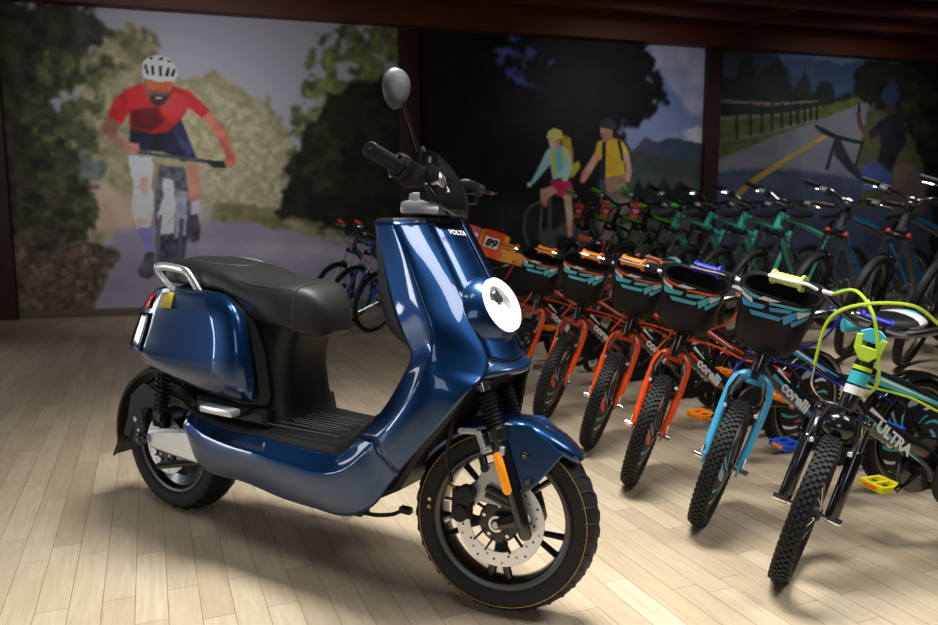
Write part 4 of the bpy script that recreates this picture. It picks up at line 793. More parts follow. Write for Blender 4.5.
def kid_bike(K):
    """child's bicycle with stabilisers"""
    root = tag(empty('kids_bicycle'), K['label'], 'bicycle', K.get('group'))
    R, w, wb = .20, .0235, .80; ha = math.radians(70); ax = V(-math.cos(ha), 0, math.sin(ha))
    A0 = V(wb-.03/math.sin(ha), 0, R)
    def S_(z, off=0, y=0): return A0+ax*((z-R)/ax.z)+V(math.sin(ha), 0, math.cos(ha))*off+V(0, y, 0)
    SMk = Matrix.Translation(A0) @ Matrix.Rotation(K['steer'], 4, ax) @ Matrix.Translation(-A0)
    c1, c2, grip, cab = K['c1'], K['c2'], K['grip'], K['cable']
    bike_wheel('rear_wheel', root, (0, 0, R), R, w, 20, 'rim_black', 64, disc_art=ART(c1 if c1 != 'black_plastic' else 'grey_sticker', c2), tyre_line='beige_line')
    fwh = bike_wheel('front_wheel', root, (wb, 0, R), R, w, 20, 'rim_black', 64, m4=SMk, disc_art=None if K['susp'] else ART(c1 if c1 != 'black_plastic' else 'grey_sticker', c2))
    # frame
    up_ = 0 if K['susp'] else .03; f = MB(); BB = V(.33, 0, .225); ST_ = V(.215, 0, .48)
    f.tube([S_(.435), S_(.445), S_(.565+up_), S_(.573+up_)], [.019, .0225, .0225, .019], 'frame_black', 16)
    f.tube(cr([S_(.47+up_), S_(.455+up_)+V(-.05, 0, -.035), BB+V(.06, 0, .065), BB], 6), .023, 'frame_black', 14, flat=1.15)
    f.tube(cr([S_(.545+up_), V(.50, 0, .495+up_), V(.36, 0, .43), V(.235, 0, .40)], 6), .0165, 'frame_black', 12)
    f.tube([BB, ST_, ST_+V(-.006, 0, .012)], .0165, 'frame_black', 12)
    for s in (-1, 1):
        f.tube(cr([BB+V(-.02, s*.025, 0), V(.2, s*.04, .225), V(.02, s*.062, R)], 4), .009, 'frame_black', 8)
        f.tube(cr([ST_+V(.02, s*.018, -.05), V(.13, s*.045, .36), V(.0, s*.062, R+.01)], 4), .008, 'frame_black', 8)
        f.box((0, s*.062, R), (.05, .006, .04), 'frame_black')
    f.cyl(BB+V(0, -.04, 0), BB+V(0, .04, 0), .024, 'frame_black', 16)
    fr = f.build('frame', root)
    dd = (BB-S_(.47+up_)).normalized(); up = V(-dd.z, 0, dd.x)*-1
    if up.z < 0: up = -up
    for s in (1, -1):
        o = S_(.47+up_)+dd*.175+V(0, s*.0255, 0)+V(.01, 0, -.006)
        text_mesh(K['word'], (.040 if K['susp'] else .047), 'white', basis(o, dd*s, up), 'lettering', fr, bold=.035, sx=1.2)
    d = MB()
    for s in (1, -1):
        def strip(P, q, e, wd, m, off):
            vs = []
            for i in range(7):
                t = i/6; p = P+(q-P)*t; h = wd*(1-.75*t)
                vs.append([p+V(0, s*off, 0)+e*h, p+V(0, s*off, 0)-e*h])
            d.grid(vs, m)
        strip(S_(.535+up_)+V(-.03, 0, -.008), V(.36, 0, .432), V(-.25, 0, .95)*(.013 if K['susp'] else .009), 1, c1 if c1 != 'black_plastic' else 'cyan', .0178)
        strip(S_(.53+up_)+V(-.05, 0, -.004), V(.42, 0, .455), V(-.25, 0, .95)*.004, 1, 'white', .0182)
        strip(S_(.465+up_)+V(-.04, 0, -.025)+up*.012, S_(.47+up_)+dd*.12+up*.010, up*.006, 1, 'white', .0238)
        strip(S_(.465+up_)+V(-.04, 0, -.025)-up*.012, S_(.47+up_)+dd*.29-up*.013, up*.006, 1, c1 if K['susp'] == 0 else 'cyan', .0240)
    d.build('frame_decal', fr)
    # fork
    k = MB(); cr_ = S_(.43)
    if K['susp']:
        k.box(S_(.425), (.05, .14, .03), 'black_gloss', ch=.008)
        for s in (-1, 1):
            y = s*.058; k.tube([S_(.44, .012, y), S_(.34, .012, y)], .0125, 'frame_black', 12); k.tube([S_(.36, .012, y), S_(.355, .012, y), S_(R, .024, y), S_(R-.02, .024, y)], [.014, .0175, .0175, .01], 'black_gloss', 14)
            k.cyl(V(wb, s*.05, R), V(wb, s*.085, R), .009, 'chrome', 10)
        k.ball(S_(.40, .035), .042, 'black_gloss', 16, (.8, 1.1, .95))
    else:
        for s in (-1, 1):
            y = s*.05
            P = cr([S_(.452, 0, s*.004), S_(.448, .004, s*.03), S_(.425, .008, s*.05), S_(.37, .010, s*.056), S_(.28, .016, s*.056), V(wb, s*.052, R+.01)], 5)
            k.tube(P, list(np.linspace(.0185, .0115, len(P))), c1, 14)
            k.box(V(wb, s*.052, R), (.028, .007, .034), c1); k.cyl(V(wb, s*.05, R), V(wb, s*.082, R), .0085, 'chrome', 10); k.box(V(wb-.005, s*.062, R+.03), (.022, .004, .03), 'chrome')
        k.tube([S_(.43), S_(.46)], [.024, .02], c1, 14)
    fo = k.build('fork', root, mat4=SMk)
    # v-brake
    b = MB()
    for s in (-1, 1):
        b.tube([S_(.345, .042, s*.045), S_(.40, .046, s*.05), S_(.445, .046, s*.036)], [.0075, .007, .0055], 'chrome', 8); b.box(S_(.36, .034, s*.036), (.03, .014, .012), 'rubber'); b.cyl(S_(.35, .03, s*.046), S_(.35, .055, s*.046), .0065, 'alu', 10)
    b.tube([S_(.447, .05, -.05), S_(.448, .05, .04)], .0009, 'rim_grey', 5); b.build('front_brake', fo)
    # steering column and handlebar
    q = MB(); q.tube([S_(.568+up_), S_(.645)], .0125, 'chrome' if not K['susp'] else 'black_gloss', 12); q.tube([S_(.568+up_), S_(.582+up_)], .02, 'black_plastic', 14); q.box(S_(.648, .012), (.05, .042, .036), 'black_gloss', ch=.01)
    st = q.build('handlebar_stem', root, mat4=SMk)
    hb = MB(); hz = .705
    half = [S_(.652, .024, 0), S_(.652, .024, .05), S_(.665, .022, .085), S_(.685, .015, .12), S_(.702, .004, .155), S_(hz, -.004, .19), S_(hz, -.03, .285)]
    full = [V(p.x, -p.y, p.z) for p in half[:0:-1]]+half
    hb.tube(cr(full, 5), .0105, 'frame_black', 10)
    ho = hb.build('handlebar', root, mat4=SMk)
    for s in (1, -1):
        a, b_ = S_(hz, -.0085, .205*s), S_(hz, -.0305, .288*s); dl = b_-a; g = MB()
        rr = []
        for i in range(13): rr.append(.0185 if i in (0, 12) else (.0162 if i % 2 else .0148))
        g.tube([a+dl*i/12 for i in range(13)], rr, grip, 14); g.tube([a-dl*.02, a+dl*.06], .023, grip, 14); g.tube([b_-dl*.05, b_+dl*.02], .021, grip, 14)
        g.build('grip', ho)
        l = MB(); l.box(S_(hz-.006, .012, .175*s), (.035, .04, .024), 'black_plastic', ch=.006); l.tube(cr([S_(hz-.008, .03, .165*s), S_(hz-.005, .052, .19*s), S_(hz-.008, .045, .24*s), S_(hz-.008, .04, .288*s)], 4), [.0075]*10+[.0085]*3, 'chrome' if not K['susp'] else 'white', 8, flat=.6)
        l.cyl(S_(hz-.008, .03, .15*s), S_(hz-.008, .036, .125*s), .0055, 'white', 8); l.build('brake_lever', ho)
    # cables
    cb = MB()
    if K['susp']:
        cb.cable([S_(hz-.008, .036, -.125), S_(.715, .075, -.075), S_(.675, .10, -.02), S_(.60, .10, .02), S_(.53, .06, .045), S_(.49, -.02, .03)], .0042, cab)
        cb.cable([S_(hz-.008, .036, .125), S_(.715, .10, .06), S_(.69, .125, -.03), S_(.655, .13, -.085), S_(.62, .115, -.105), S_(.52, .085, -.10)], .0042, cab)
        cb.cable([S_(.52, .085, -.10), S_(.475, .07, -.09), S_(.452, .055, -.06), S_(.448, .05, -.02)], .003, 'chrome')
    else:
        cb.cable([S_(hz-.008, .036, -.125), S_(.71, .09, -.09), S_(.62, .10, -.075), S_(.52, .07, -.03), S_(.47, .05, -.05), S_(.445, .05, -.06)], .0038, cab)
        cb.cable([S_(hz-.008, .036, .125), S_(.70, .08, .16), S_(.61, .07, .14), S_(.545, .03, .06), S_(.51, -.02, .03)], .0038, cab)
    cb.build('brake_cable', ho)
    rc = MB(); rc.cable([S_(.51)+V(-.015, .026, 0), V(.50, .026, .47), V(.36, .024, .41), V(.235, .026, .385), V(.13, .04, .33)], .0035, cab); rc.build('rear_brake_cable', fr)
    if K.get('basket', 0):
        bk = MB(); T0 = S_(.60, .05)
        M0 = basis((T0.x, 0, T0.z), (math.cos(.10), 0, -math.sin(.10)), (0, 1, 0))
        # rounded tub: sections (height, centre x, half x, half y); the rim dips to the front
        def sec(h, hx, hy, off=0, slope=.0):
            P = []
            for x, y in rrect(hx, 0, hx+off, hy+off, min(.055, hx*.8), 6): P.append(V(x+.006, y, h-slope*(x/(2*hx))))
            return P
        SE = [(-.05, .036, .062, 0), (-.045, .046, .076, 0), (-.01, .055, .090, .0), (.06, .060, .098, .004), (.125, .062, .102, .010), (.15, .063, .104, .012)]
        rows = [[M0 @ p for p in sec(h, hx, hy, 0, sl)] for h, hx, hy, sl in SE]
        lipr = [[M0 @ p for p in sec(.155, .063, .104, .006, .012)], [M0 @ p for p in sec(.151, .063, .104, .008, .012)]]
        inn = [[M0 @ p for p in sec(h, hx, hy, -.004, sl)] for h, hx, hy, sl in SE[::-1]]
        allr = rows+lipr[::-1][:1]+lipr[:1]+inn
        bk.grid(allr, 'basket_black', closed=True); n = len(rows[0]); bk.f.append(list(range(n))[::-1]); bk.m.append(0); L2 = (len(allr)-1)*n; bk.f.append([L2+j for j in range(n)]); bk.m.append(0)
        bk.box(M0 @ V(-.008, 0, .05), (.03, .05, .05), 'black_plastic')
        bo = bk.build('basket', root, smooth=50, mat4=SMk)
        de = MB()
        def bp(u, v):
            """u across the front (-1..1), v down from the rim (0..1)"""
            v = max(0, min(.999, v*1.45)); hs = [SE[i] for i in (5, 4, 3, 2)]; f_ = v*3; i = min(2, int(f_)); t = f_-i
            h, hx, hy, sl = [hs[i][j]+(hs[i+1][j]-hs[i][j])*t for j in range(4)]
            r = min(.055, hx*.8); y = u*(hy-.0); 
            x = 2*hx if abs(y) < hy-r else 2*hx-r+math.sqrt(max(0, r*r-(abs(y)-(hy-r))**2))
            return M0 @ V(x+.006+.0022, y, h-sl*(x/(2*hx)))
        def shard(m, P):
            a, b_, c_, d_ = P; rws = []
            for i in range(9):
                t = i/8; p = (a[0]+(b_[0]-a[0])*t, a[1]+(b_[1]-a[1])*t); q_ = (d_[0]+(c_[0]-d_[0])*t, d_[1]+(c_[1]-d_[1])*t)
                rws.append([bp(p[0]+(q_[0]-p[0])*j/3, p[1]+(q_[1]-p[1])*j/3) for j in range(4)])
            de.grid(rws, m)
        o1 = c1 if c1 == 'orange' else 'cyan'; o2 = 'cyan' if c1 == 'orange' else 'lettering_blue'
        for m_, P in ((o1, [(-.95, .02), (-.35, .10), (-.5, .19), (-.93, .10)]), ('white', [(-.95, .13), (-.6, .2), (-.55, .27), (-.93, .24)]), ('white', [(-.3, .05), (.15, .07), (-.1, .16), (-.45, .18)]), (o1, [(-.15, .18), (.9, .06), (.75, .17), (-.1, .24)]),
                      (o2, [(-.9, .27), (-.2, .26), (-.25, .31), (-.8, .34)]), (o2, [(-.1, .27), (.5, .22), (.45, .27), (-.05, .31)]), (o2, [(-.6, .36), (.3, .34), (.25, .39), (-.5, .41)]), (o2, [(.3, .33), (.9, .12), (.9, .18), (.4, .42)]), (o2, [(.55, .36), (.93, .26), (.9, .31), (.62, .42)]), ('white', [(.62, .22), (.93, .20), (.9, .25), (.68, .31)])):
            shard(m_, P)
        de.build('basket_decal', bo)
    if K.get('plate'):
        pl = MB(); pc = S_(.755, .075)
        pl.box(pc, (.012, .13, .15), 'orange', Matrix.Rotation(-.35, 3, 'Y'), ch=.005).box(pc+V(-.012, 0, .02), (.018, .18, .09), 'amber_yellow', Matrix.Rotation(-.35, 3, 'Y'), ch=.006)
        pl.box(pc+V(.012, 0, .01), (.008, .085, .06), 'white', Matrix.Rotation(-.35, 3, 'Y'), ch=.002); po = pl.build('number_plate', root, mat4=SMk)
        text_mesh('89', .058, 'frame_black', basis(pc+V(.0185, 0, .008), (0, 1, 0), (-.34, 0, .94)), 'race_number', po, bold=.05, sx=1.15, shear=.15)
        gd = MB()
        for s in (-1, 1): gd.prism([(s*.04, .70), (s*.28, .715), (s*.30, .77), (s*.20, .80), (s*.06, .765)], S_(.72).x+.05, S_(.72).x+.062, 'orange' if s < 0 else 'amber_yellow', ax='x', ch=.003)
        gd.build('hand_guard', ho)
        MB().box(pc+V(.01, -.115, .03), (.006, .07, .09), 'pink', ch=.002).box(pc+V(.014, -.115, .03), (.004, .055, .02), 'white', ch=.001).build('sticker', po)
    if K['susp']:
        pd = MB(); pc = S_(.60, .07)
        pd.prism([(-.06, .04), (-.052, -.02), (-.018, -.062), (.018, -.062), (.052, -.02), (.06, .04), (.035, .045), (.026, -.002), (-.026, -.002), (-.035, .045)], 0, .022, 'lime', ax='y', ch=.004)
        pd.prism([(-.05, .055), (-.045, .018), (.045, .018), (.05, .055), (.02, .075), (-.02, .075)], -.004, .018, 'aqua', ax='y', ch=.004)
        pd.xf(Matrix.Translation(pc) @ Matrix.Rotation(-.3, 4, 'Y') @ Matrix.Rotation(-PI/2, 4, 'Z') @ Matrix.Scale(.6, 4)); pd.build('handlebar_pad', ho)
        sk = MB()
        for z0, z1, m_ in ((.545, .555, 'lime'), (.51, .54, 'aqua'), (.485, .505, 'white')): sk.tube([S_(z0), S_(z1)], .0231, m_, 16, cap=False)
        sk.build('head_badge', fr)
    # saddle
    s_ = MB(); sc = [(-.02, .012, 'n'), (.0, .028, 'n'), (.05, .034, 'n'), (.10, .048, 'n'), (.15, .07, 'm'), (.20, .082, 'm'), (.24, .078, 'r'), (.258, .05, 'n')]
    cols = K['saddle']; cmap = {'n': cols[0], 'm': cols[1], 'r': cols[2]}
    rows = [[V(.325-x, 1.1*hw*math.cos(t)*(1 if math.sin(t) > -.3 else .9), .592+.012*(x/.26)**2+(.028 if math.sin(t) > 0 else .020)*math.sin(t)) for t in np.linspace(0, 2*PI, 16, endpoint=False)] for x, hw, _ in sc]
    for i in range(len(rows)-1): s_.grid(rows[i:i+2], cmap[sc[i+1][2]], closed=True)
    s_.f.append(list(range(16))); s_.m.append(0); k0 = len(s_.v)-16; s_.f.append([k0+j for j in range(16)][::-1]); s_.m.append(s_.mi(cmap['r']))
    if K['susp']:
        rd = random.Random(3)
        for _ in range(26):
            x = rd.uniform(.0, .24); hw = np.interp(x, [a[0] for a in sc], [a[1] for a in sc]); t = rd.uniform(.1, PI-.1); s_.ball((.325-x, hw*math.cos(t), .592+.012*(x/.26)**2+.028*math.sin(t)), .011, 'lime', 6, (1, 1, .35) if .6 < t < 2.5 else (1, .35, 1))
    so = s_.build('saddle', root, smooth=60); MB().tube([ST_+V(.01, 0, -.02), V(.185, 0, .575)], .0125, 'chrome', 12).tube([ST_+V(.004, 0, -.008), ST_+V(-.008, 0, .016)], .02, 'grey_sticker' if K['susp'] else 'frame_black', 12).box((.18, 0, .575), (.08, .03, .02), 'black_plastic').build('seat_post', so)
    # cranks, chain guard, stabilisers, mudguards
    ck = MB(); ang = K.get('crank', 2.5)
    for s in (-1, 1):
        e = V(math.cos(ang), 0, math.sin(ang))*(s*.10); ck.cyl(BB+V(0, s*.04, 0), BB+V(0, s*.062, 0), .016, 'black_gloss', 12); ck.tube([BB+V(0, s*.056, 0), BB+e+V(0, s*.066, 0)], [.011, .009], 'black_gloss', 8, flat=.7)
    ck.cyl(BB+V(0, -.064, 0), BB+V(0, .064, 0), .009, 'black_gloss', 10)
    co = ck.build('crank', root)
    for s in (-1, 1):
        e = BB+V(math.cos(ang), 0, math.sin(ang))*(s*.10); c = e+V(0, s*.115, 0); p = MB()
        for dx in (-.032, .032): p.box(c+V(dx, 0, 0), (.013, .085, .022), K['pedal'], ch=.004)
        for dy in (-.038, 0, .038): p.box(c+V(0, dy, 0), (.06, .012, .02), K['pedal'], ch=.004)
        p.cyl(e+V(0, s*.062, 0), c+V(0, s*.045, 0), .0065, 'chrome', 8); p.box(c+V(.0395, 0, 0), (.003, .045, .012), 'orange_light', ch=.001).box(c+V(-.0395, 0, 0), (.003, .045, .012), 'orange_light', ch=.001)
        p.build('pedal', co)
    cg = MB(); out = [(.33+.085*math.cos(t), .235+.085*math.sin(t)) for t in np.linspace(-PI*.62, PI*.62, 16)]+[(.02+.045*math.cos(t), .2+.045*math.sin(t)) for t in np.linspace(PI*.55, PI*1.45, 8)]
    cg.prism(out, -.075, -.058, 'black_gloss', ch=.005); cg.lathe([(0, 0), (.02, .002), (.075, .002), (.078, -.004)], (.33, .045, .235), (0, 1, 0), 'black_plastic', 28); cg.build('chain_guard', root)
    tl = math.tan(abs(K['lean']))
    sy = K.get('stab', .195)
    for s in (-1, 1):
        dz = tl*.19*s+(.004 if s < 0 else .001); z = .062+(dz if s > 0 else .02)
        b = MB(); b.tube(cr([V(0, s*.07, R), V(-.004, s*.085, R-.02), V(-.01, s*(sy-.03), z+.01), V(-.01, s*(sy-.015), z)], 4), .008, 'black_plastic', 8); b.box((0, s*.072, R-.01), (.03, .008, .07), 'black_plastic'); b.lathe([(.012, -.013), (.028, -.016), (.034, -.013), (.034, .013), (.028, .016), (.012, .013)], (-.01, s*sy, z), (0, 1, 0), 'white', 20, closed=True)
        o = b.build('stabiliser', root); MB().lathe([(.034, -.012), (.052, -.015), (.06, -.011), (.062, 0), (.06, .011), (.052, .015), (.034, .012)], (-.01, s*sy, z), (0, 1, 0), 'rubber', 28).build('stabiliser_tyre', o)
    for nm, cc, a0, a1, m4 in (('rear_mudguard', (0, 0, R), 20 if not K['susp'] else 48, 150, None),):
        rows = []; a0_, a1_ = math.radians(a0), math.radians(a1)
        for i in range(13):
            t = a0_+(a1_-a0_)*i/12; rows.append([(cc[0]+r*math.cos(t), y, cc[2]+r*math.sin(t)) for y, r in ((-.036, R+.006), (-.03, R+.016), (0, R+.02), (.03, R+.016), (.036, R+.006))])
        if K['susp']: rows = [[(p[0]+.012, p[1], p[2]+.012) for p in r] for r in rows]
        g = MB().grid(rows, 'black_gloss').build(nm, root, smooth=60, solid=.002)
    return root
def put(root, front, az, lean, wb=.80, sc=1.0):
    """stand a bicycle with its front tyre at the floor point front, heading az, leaning to its left"""
    d = V(math.cos(az), math.sin(az), 0); root.location = V(front[0], front[1], 0)-d*wb*sc; root.scale = (sc, sc, sc); root.rotation_euler = (-abs(lean), 0, az)
R_ = math.radians
LEAN = R_(3.5)
def kid(front, az, steer=28, lean=3.5, **k):
    K = dict(susp=0, lean=R_(lean), steer=R_(steer), word='corelli', saddle=('orange', 'black_plastic', 'white')); K.update(k); b = kid_bike(K); put(b, front, R_(az), R_(lean), sc=1.06); return b
kid((.895, 1.99), 198, 40, 2.5, susp=1, stab=.16, c1='black_plastic', c2='grey_sticker', grip='lime_pale', cable='lime', pedal='yellow', word='ULTRA', saddle=('black_plastic',)*3, label='black kids bicycle with lime cables, yellow pedals and suspension fork, nearest of its row')
KG = 'small bicycles standing in the front row'
kid((.785, 2.371), 201, 40, 3.5, c1='sky_blue', c2='cyan', grip='deep_blue', cable='deep_blue', pedal='pedal_blue', saddle=('cyan', 'black_plastic', 'white'), basket=1, group=KG, label='black kids bicycle with sky blue fork, blue grips and front basket')
ob = kid((.635, 2.743), 207, 40, 3.5, c1='orange', c2='cyan', grip='orange_light', cable='orange', pedal='orange_light', basket=1, group=KG, label='orange-forked kids bicycle with basket, next to the sky blue forked one')
def another(src, front, az, steer, lab):
    b = copy_tree(src); put(b, front, R_(az), LEAN, sc=1.06); b['label'] = lab
    return b
another(ob, (.55, 3.19), 208, 27, 'second orange-forked kids bicycle with basket, counting away from the blue one')
another(ob, (.395, 3.64), 208, 25, 'third orange-forked kids bicycle with basket, counting away from the blue one')
another(ob, (.235, 4.08), 208, 25, 'orange-forked kids bicycle with basket seen just behind the scooter headlight')
kid((-.08, 4.52), 208, 40, 3.5, c1='orange', c2='cyan', grip='orange', cable='red', pedal='orange_light', plate=1, saddle=('orange', 'black_plastic', 'sky_blue'), group=KG, label='orange kids bicycle with race plate numbered 89 behind the scooter')
kid((.86, 5.45), 208, 40, 3.5, c1='red', c2='white', grip='orange', cable='red', pedal='orange_light', saddle=('orange_light', 'black_plastic', 'cyan'), group=KG, label='red-forked kids bicycle behind the baskets of the front row')
# larger bicycles: hardtail mountain bikes in the dim back row and three junior ones by the left mural
def mountain_bike(K):
    root = tag(empty('mountain_bicycle'), K['label'], 'bicycle', K.get('group'))
    k_ = K.get('size', 1.0); R, w, wb = .345*k_, .027*k_, 1.08*k_; ha = R_(69); ax = V(-math.cos(ha), 0, math.sin(ha))
    A0 = V(wb-.045*k_, 0, R)
    def S_(z, off=0, y=0): return A0+ax*((z*k_-R)/ax.z)+V(math.sin(ha), 0, math.cos(ha))*off*k_+V(0, y*k_, 0)
    SMk = Matrix.Translation(A0) @ Matrix.Rotation(R_(K.get('steer', 20)), 4, ax) @ Matrix.Translation(-A0)
    fm, c1 = K['frame'], K['c1']; P3 = lambda x, y, z: V(x*k_, y*k_, z*k_)
    bike_wheel('rear_wheel', root, (0, 0, R), R, w, 24, K.get('rim', 'rim_black'), 0, rotor=True, hubw=.05*k_)
    bike_wheel('front_wheel', root, (wb, 0, R), R, w, 24, K.get('rim', 'rim_black'), 0, m4=SMk, rotor=True, hubw=.045*k_)
    BB = P3(.43, 0, .31); TS = P3(.27, 0, .78); HT, HB = S_(.945), S_(.83)
    f = MB(); f.tube([HB-ax*.005, HB, HT, HT+ax*.006], [.02*k_, .026*k_, .025*k_, .019*k_], fm, 14)
    f.tube(cr([HT-ax*.02*k_, P3(.62, 0, .87), TS-V(0, 0, .03*k_)], 6), .019*k_, fm, 12)
    f.tube(cr([HB+ax*.02*k_, HB+P3(-.09, 0, -.075), BB+P3(.07, 0, .09), BB], 6), .033*k_, fm, 14)
    f.tube([BB, TS, TS+P3(-.006, 0, .018)], .0175*k_, fm, 12)
    for s in (-1, 1):
        f.tube(cr([BB+P3(-.02, s*.03, 0), P3(.22, s*.055, .325), V(0, s*.07*k_, R)], 4), .010*k_, fm, 8); f.tube(cr([TS+P3(.01, s*.02, -.06), P3(.16, s*.05, .56), V(0, s*.07*k_, R)], 4), .009*k_, c1, 8)
    f.cyl(BB+P3(0, -.04, 0), BB+P3(0, .04, 0), .028*k_, fm, 14); fr = f.build('frame', root)
    d0 = HB+P3(-.09, 0, -.075); dd = (BB+P3(.07, 0, .09)-d0).normalized(); up = V(-dd.z, 0, dd.x); up = up if up.z > 0 else -up
    for s in (1, -1): text_mesh('corelli', .088*k_, K['word'], basis(d0+dd*.20*k_+V(0, s*.0345*k_, 0), dd*s, up), 'lettering', fr, bold=.04, sx=1.1)
    d = MB()
    for s in (1, -1):
        for a, b_, e, off in ((HT+P3(-.05, 0, -.028), P3(.45, 0, .845), P3(0, 0, .016), .0198), (HB+P3(-.03, 0, .0), d0+dd*.05*k_, up*.012*k_, .0338)):
            d.grid([[a+(b_-a)*t+V(0, s*off*k_, 0)+e*(1-.5*t), a+(b_-a)*t+V(0, s*off*k_, 0)-e*(1-.5*t)] for t in np.linspace(0, 1, 5)], c1)
    d.build('frame_decal', fr)
    k = MB()
    for s in (-1, 1):
        y = s*.062; k.tube([S_(.80, .005, y), S_(.55, .02, y)], .0145*k_, 'chrome', 12); k.tube([S_(.60, .02, y), S_(.59, .02, y), V(wb+.004, s*.062*k_, R+.02*k_), V(wb, s*.062*k_, R-.02*k_)], [.017*k_, .02*k_, .018*k_, .012*k_], K.get('fork', 'black_gloss'), 12)
        k.tube([S_(.80, .005, y), S_(.825, .004, y)], [.021*k_, .017*k_], K.get('cap', 'black_gloss'), 12)
    k.box(S_(.79, .004), (.05*k_, .15*k_, .035*k_), 'black_gloss', Matrix.Rotation(-(PI/2-ha), 3, 'Y'), ch=.008); k.tube(cr([S_(.60, .03, -.06), S_(.66, .06, -.03), S_(.66, .06, .03), S_(.60, .03, .06)], 4), .011*k_, 'black_gloss', 8); k.box(S_(.40, -.02, .07), (.05*k_, .03*k_, .06*k_), 'black_plastic'); fo = k.build('fork', root, mat4=SMk)
    h = MB(); C0 = S_(1.01, .075); h.tube([S_(.945), S_(1.015)], .018*k_, 'black_gloss', 12); h.tube([S_(1.0, .0), C0], .02*k_, 'alu', 12); st = h.build('handlebar_stem', root, mat4=SMk)
    half = [C0, C0+P3(0, .04, 0), C0+P3(-.005, .11, .03), C0+P3(-.02, .17, .042), C0+P3(-.055, .33, .05)]
    full = [V(p.x, -p.y, p.z) for p in half[:0:-1]]+half; ho = MB().tube(cr(full, 5), .013*k_, 'alu' if K.get('bright', 0) else 'frame_black', 10).build('handlebar', root, mat4=SMk)
    for s in (-1, 1):
        a, b_ = C0+P3(-.03, s*.215, .045), C0+P3(-.056, s*.335, .0505); MB().tube([a, a+(b_-a)*.04, a+(b_-a)*.5, a+(b_-a)*.97, b_], [.02*k_, .0185*k_, .0175*k_, .019*k_, .016*k_], K['grip'], 12).build('grip', ho)
        l = MB(); l.box(C0+P3(0, s*.175, .035), (.05*k_, .05*k_, .03*k_), 'alu', ch=.008); l.box(C0+P3(-.015, s*.14, .015), (.045*k_, .04*k_, .035*k_), 'black_plastic', ch=.008); l.tube(cr([C0+P3(.02, s*.165, .03), C0+P3(.045, s*.21, .03), C0+P3(.035, s*.29, .03)], 4), .0065*k_, 'chrome', 8, flat=.6); l.build('brake_lever', ho)
    cb = MB()
    for i, s in enumerate((-1, 1, 1)): cb.cable([C0+P3(.015, s*(.16-.03*i), .03), C0+P3(.10+.01*i, s*.08, .0), C0+P3(.06, -s*.03, -.09-.02*i), S_(.86, .03, -s*.035)], .0036*k_, 'black_plastic')
    cb.build('cable', ho)
    s_ = MB(); rows = []
    for x, hw, dz in ((-.02, .014, -.012), (.02, .024, 0), (.10, .032, 0), (.16, .05, .004), (.21, .07, .01), (.25, .07, .012), (.275, .04, .008)): rows.append([P3(.36-x, hw*math.cos(t), .93+dz+(.018 if math.sin(t) > 0 else .03)*math.sin(t)) for t in np.linspace(0, 2*PI, 14, endpoint=False)])
    s_.grid(rows, 'seat_vinyl', closed=True); s_.f += [list(range(14)), [6*14+j for j in range(14)][::-1]]; s_.m += [0, 0]; so = s_.build('saddle', root, smooth=60); MB().tube([TS+P3(.01, 0, -.03), P3(.235, 0, .905)], .0145*k_, 'black_gloss', 12).box(P3(.235, 0, .905), (.09*k_, .035*k_, .02*k_), 'alu').build('seat_post', so)
    ck = MB(); ang = K.get('crank', .4)
    ck.lathe([(.03*k_, 0), (.08*k_, 0), (.083*k_, -.002), (.08*k_, -.004), (.03*k_, -.004)], BB+P3(0, -.05, 0), (0, 1, 0), 'black_gloss', 28, closed=True)
    for s in (-1, 1): ck.tube([BB+P3(0, s*.06, 0), BB+P3(s*.165*math.cos(ang), s*.075, s*.165*math.sin(ang))], [.014*k_, .011*k_], 'black_gloss', 8, flat=.6)
    ck.cyl(BB+P3(0, -.07, 0), BB+P3(0, .07, 0), .011*k_, 'black_gloss', 10)
    co = ck.build('crank', root)
    for s in (-1, 1):
        e = BB+P3(s*.165*math.cos(ang), s*.125, s*.165*math.sin(ang)); MB().box(e, (.085*k_, .09*k_, .018*k_), 'black_plastic', ch=.004).cyl(e-P3(0, s*.05, 0), e, .006, 'chrome', 8).build('pedal', co)
    ln = K['lean']; ks2 = MB(); y1 = .19*k_; ks2.tube([P3(.06, .075, .30), V(.10*k_, y1, math.tan(abs(ln))*y1+.012)], [.011*k_, .009*k_], 'black_plastic', 8); ks2.build('kickstand', root)
    if K.get('tag'):
        t = MB(); t.box((0, 0, -.115), (.003, .105, .16), 'tag_red', ch=.0006); t.box((.002, 0, -.065), (.002, .105, .022), 'tag_orange', ch=.0004).box((.002, 0, -.175), (.002, .105, .03), 'tag_orange', ch=.0004); t.box((.002, 0, -.115), (.002, .06, .01), 'white', ch=.0004).box((.002, 0, -.135), (.002, .04, .008), 'white', ch=.0004); t.tube([(0, 0, -.04), (0, 0, .012)], .0012, 'white', 5)
        t.xf(Matrix.Translation(C0+P3(.03, -.10, .02)) @ Matrix.Rotation(.15, 4, 'X')).build('price_tag', ho)
    return root
def mtb(front, az, lean=9, **k):
    K = dict(lean=R_(lean), grip='black_plastic', word='lettering_blue'); K.update(k); b = mountain_bike(K); put(b, front, R_(az), R_(lean), 1.08*K.get('size', 1)); return b
MG = 'mountain bikes parked in the dim back row'
proto = {}
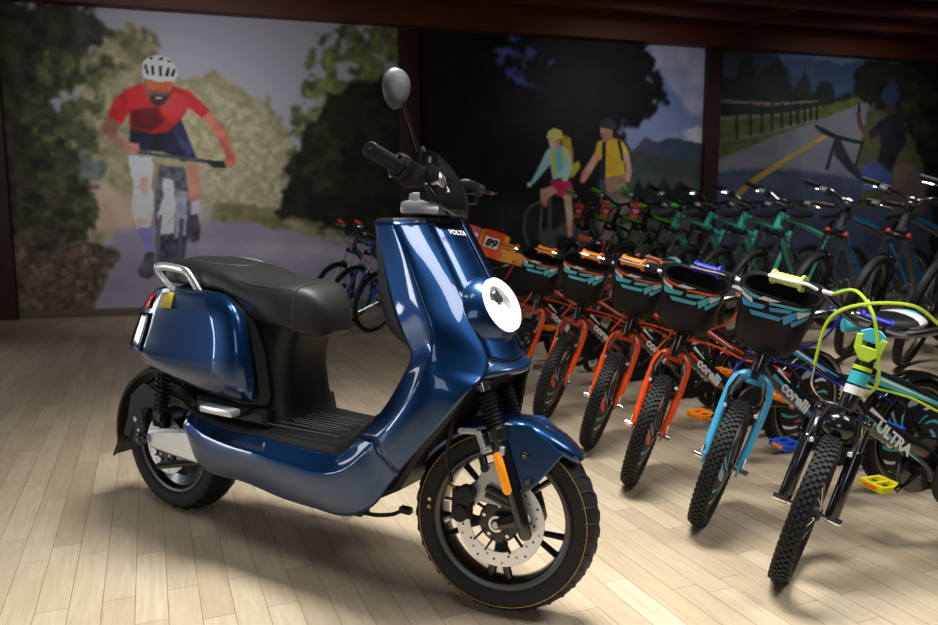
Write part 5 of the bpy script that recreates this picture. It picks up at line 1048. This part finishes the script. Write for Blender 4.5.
ROW = [((0.936, 8.047), 'green', 'tag', 'green mountain bike farthest left in the back row with pink price tag'), ((1.154, 7.693), 'green', 'tag', 'second green mountain bike of the back row with pink price tag'), ((1.375, 7.333), 'green', 'tag', 'third green mountain bike of the back row with pink price tag'),
       ((1.583, 6.995), 'teal', '', 'teal mountain bike beside the last green one in the back row'), ((1.779, 6.675), 'teal', '', 'second teal mountain bike from the green ones in the back row'), ((1.964, 6.375), 'teal', '', 'third teal mountain bike standing under the wall post'), ((2.148, 6.075), 'teal', '', 'last teal mountain bike before the grey ones in the back row'),
       ((2.427, 5.621), 'grey', '', 'grey mountain bike with blue lettering beside the last teal one'), ((2.664, 5.235), 'grey', '', 'grey mountain bike with blue lettering in the middle of the grey group'), ((2.871, 4.898), 'grey', '', 'grey mountain bike cut by the right edge of the picture')]
for fxy, kind, tg, lab in ROW:
    if kind not in proto:
        proto[kind] = mtb(fxy, 207, 9, frame={'green': 'frame_black', 'teal': 'frame_teal', 'grey': 'frame_grey'}[kind], size=1.07, c1={'green': 'frame_green', 'teal': 'frame_grey', 'grey': 'lettering_blue'}[kind], word={'green': 'frame_green', 'teal': 'frame_grey', 'grey': 'lettering_blue'}[kind], grip='bright_green' if kind == 'green' else 'black_plastic', cap='red' if kind == 'grey' else 'black_gloss', tag=tg, group=MG, label=lab)
    else:
        b = copy_tree(proto[kind]); put(b, fxy, R_(207), R_(9), 1.08*1.07); b['label'] = lab
LG = 'junior bicycles by the cyclist mural'
def junior(front, az, lab, **k): return mtb(front, az, 8, size=.80, steer=22, group=LG, label=lab, **k)
junior((-1.33, 7.35), 214, 'black junior bicycle with orange brake levers, farthest from the scooter by the mural', frame='frame_black', c1='frame_teal', grip='orange', fork='alu', word='white')
junior((-1.09, 6.85), 214, 'blue junior bicycle with aqua rims behind the scooter seat', frame='frame_blue', c1='aqua', grip='orange', fork='frame_blue', rim='aqua', word='white')
junior((-.80, 6.35), 214, 'violet blue junior bicycle half hidden by the scooter leg shield', frame='violet_blue', c1='white', grip='bright_green', fork='violet_blue', rim='alu', word='white')
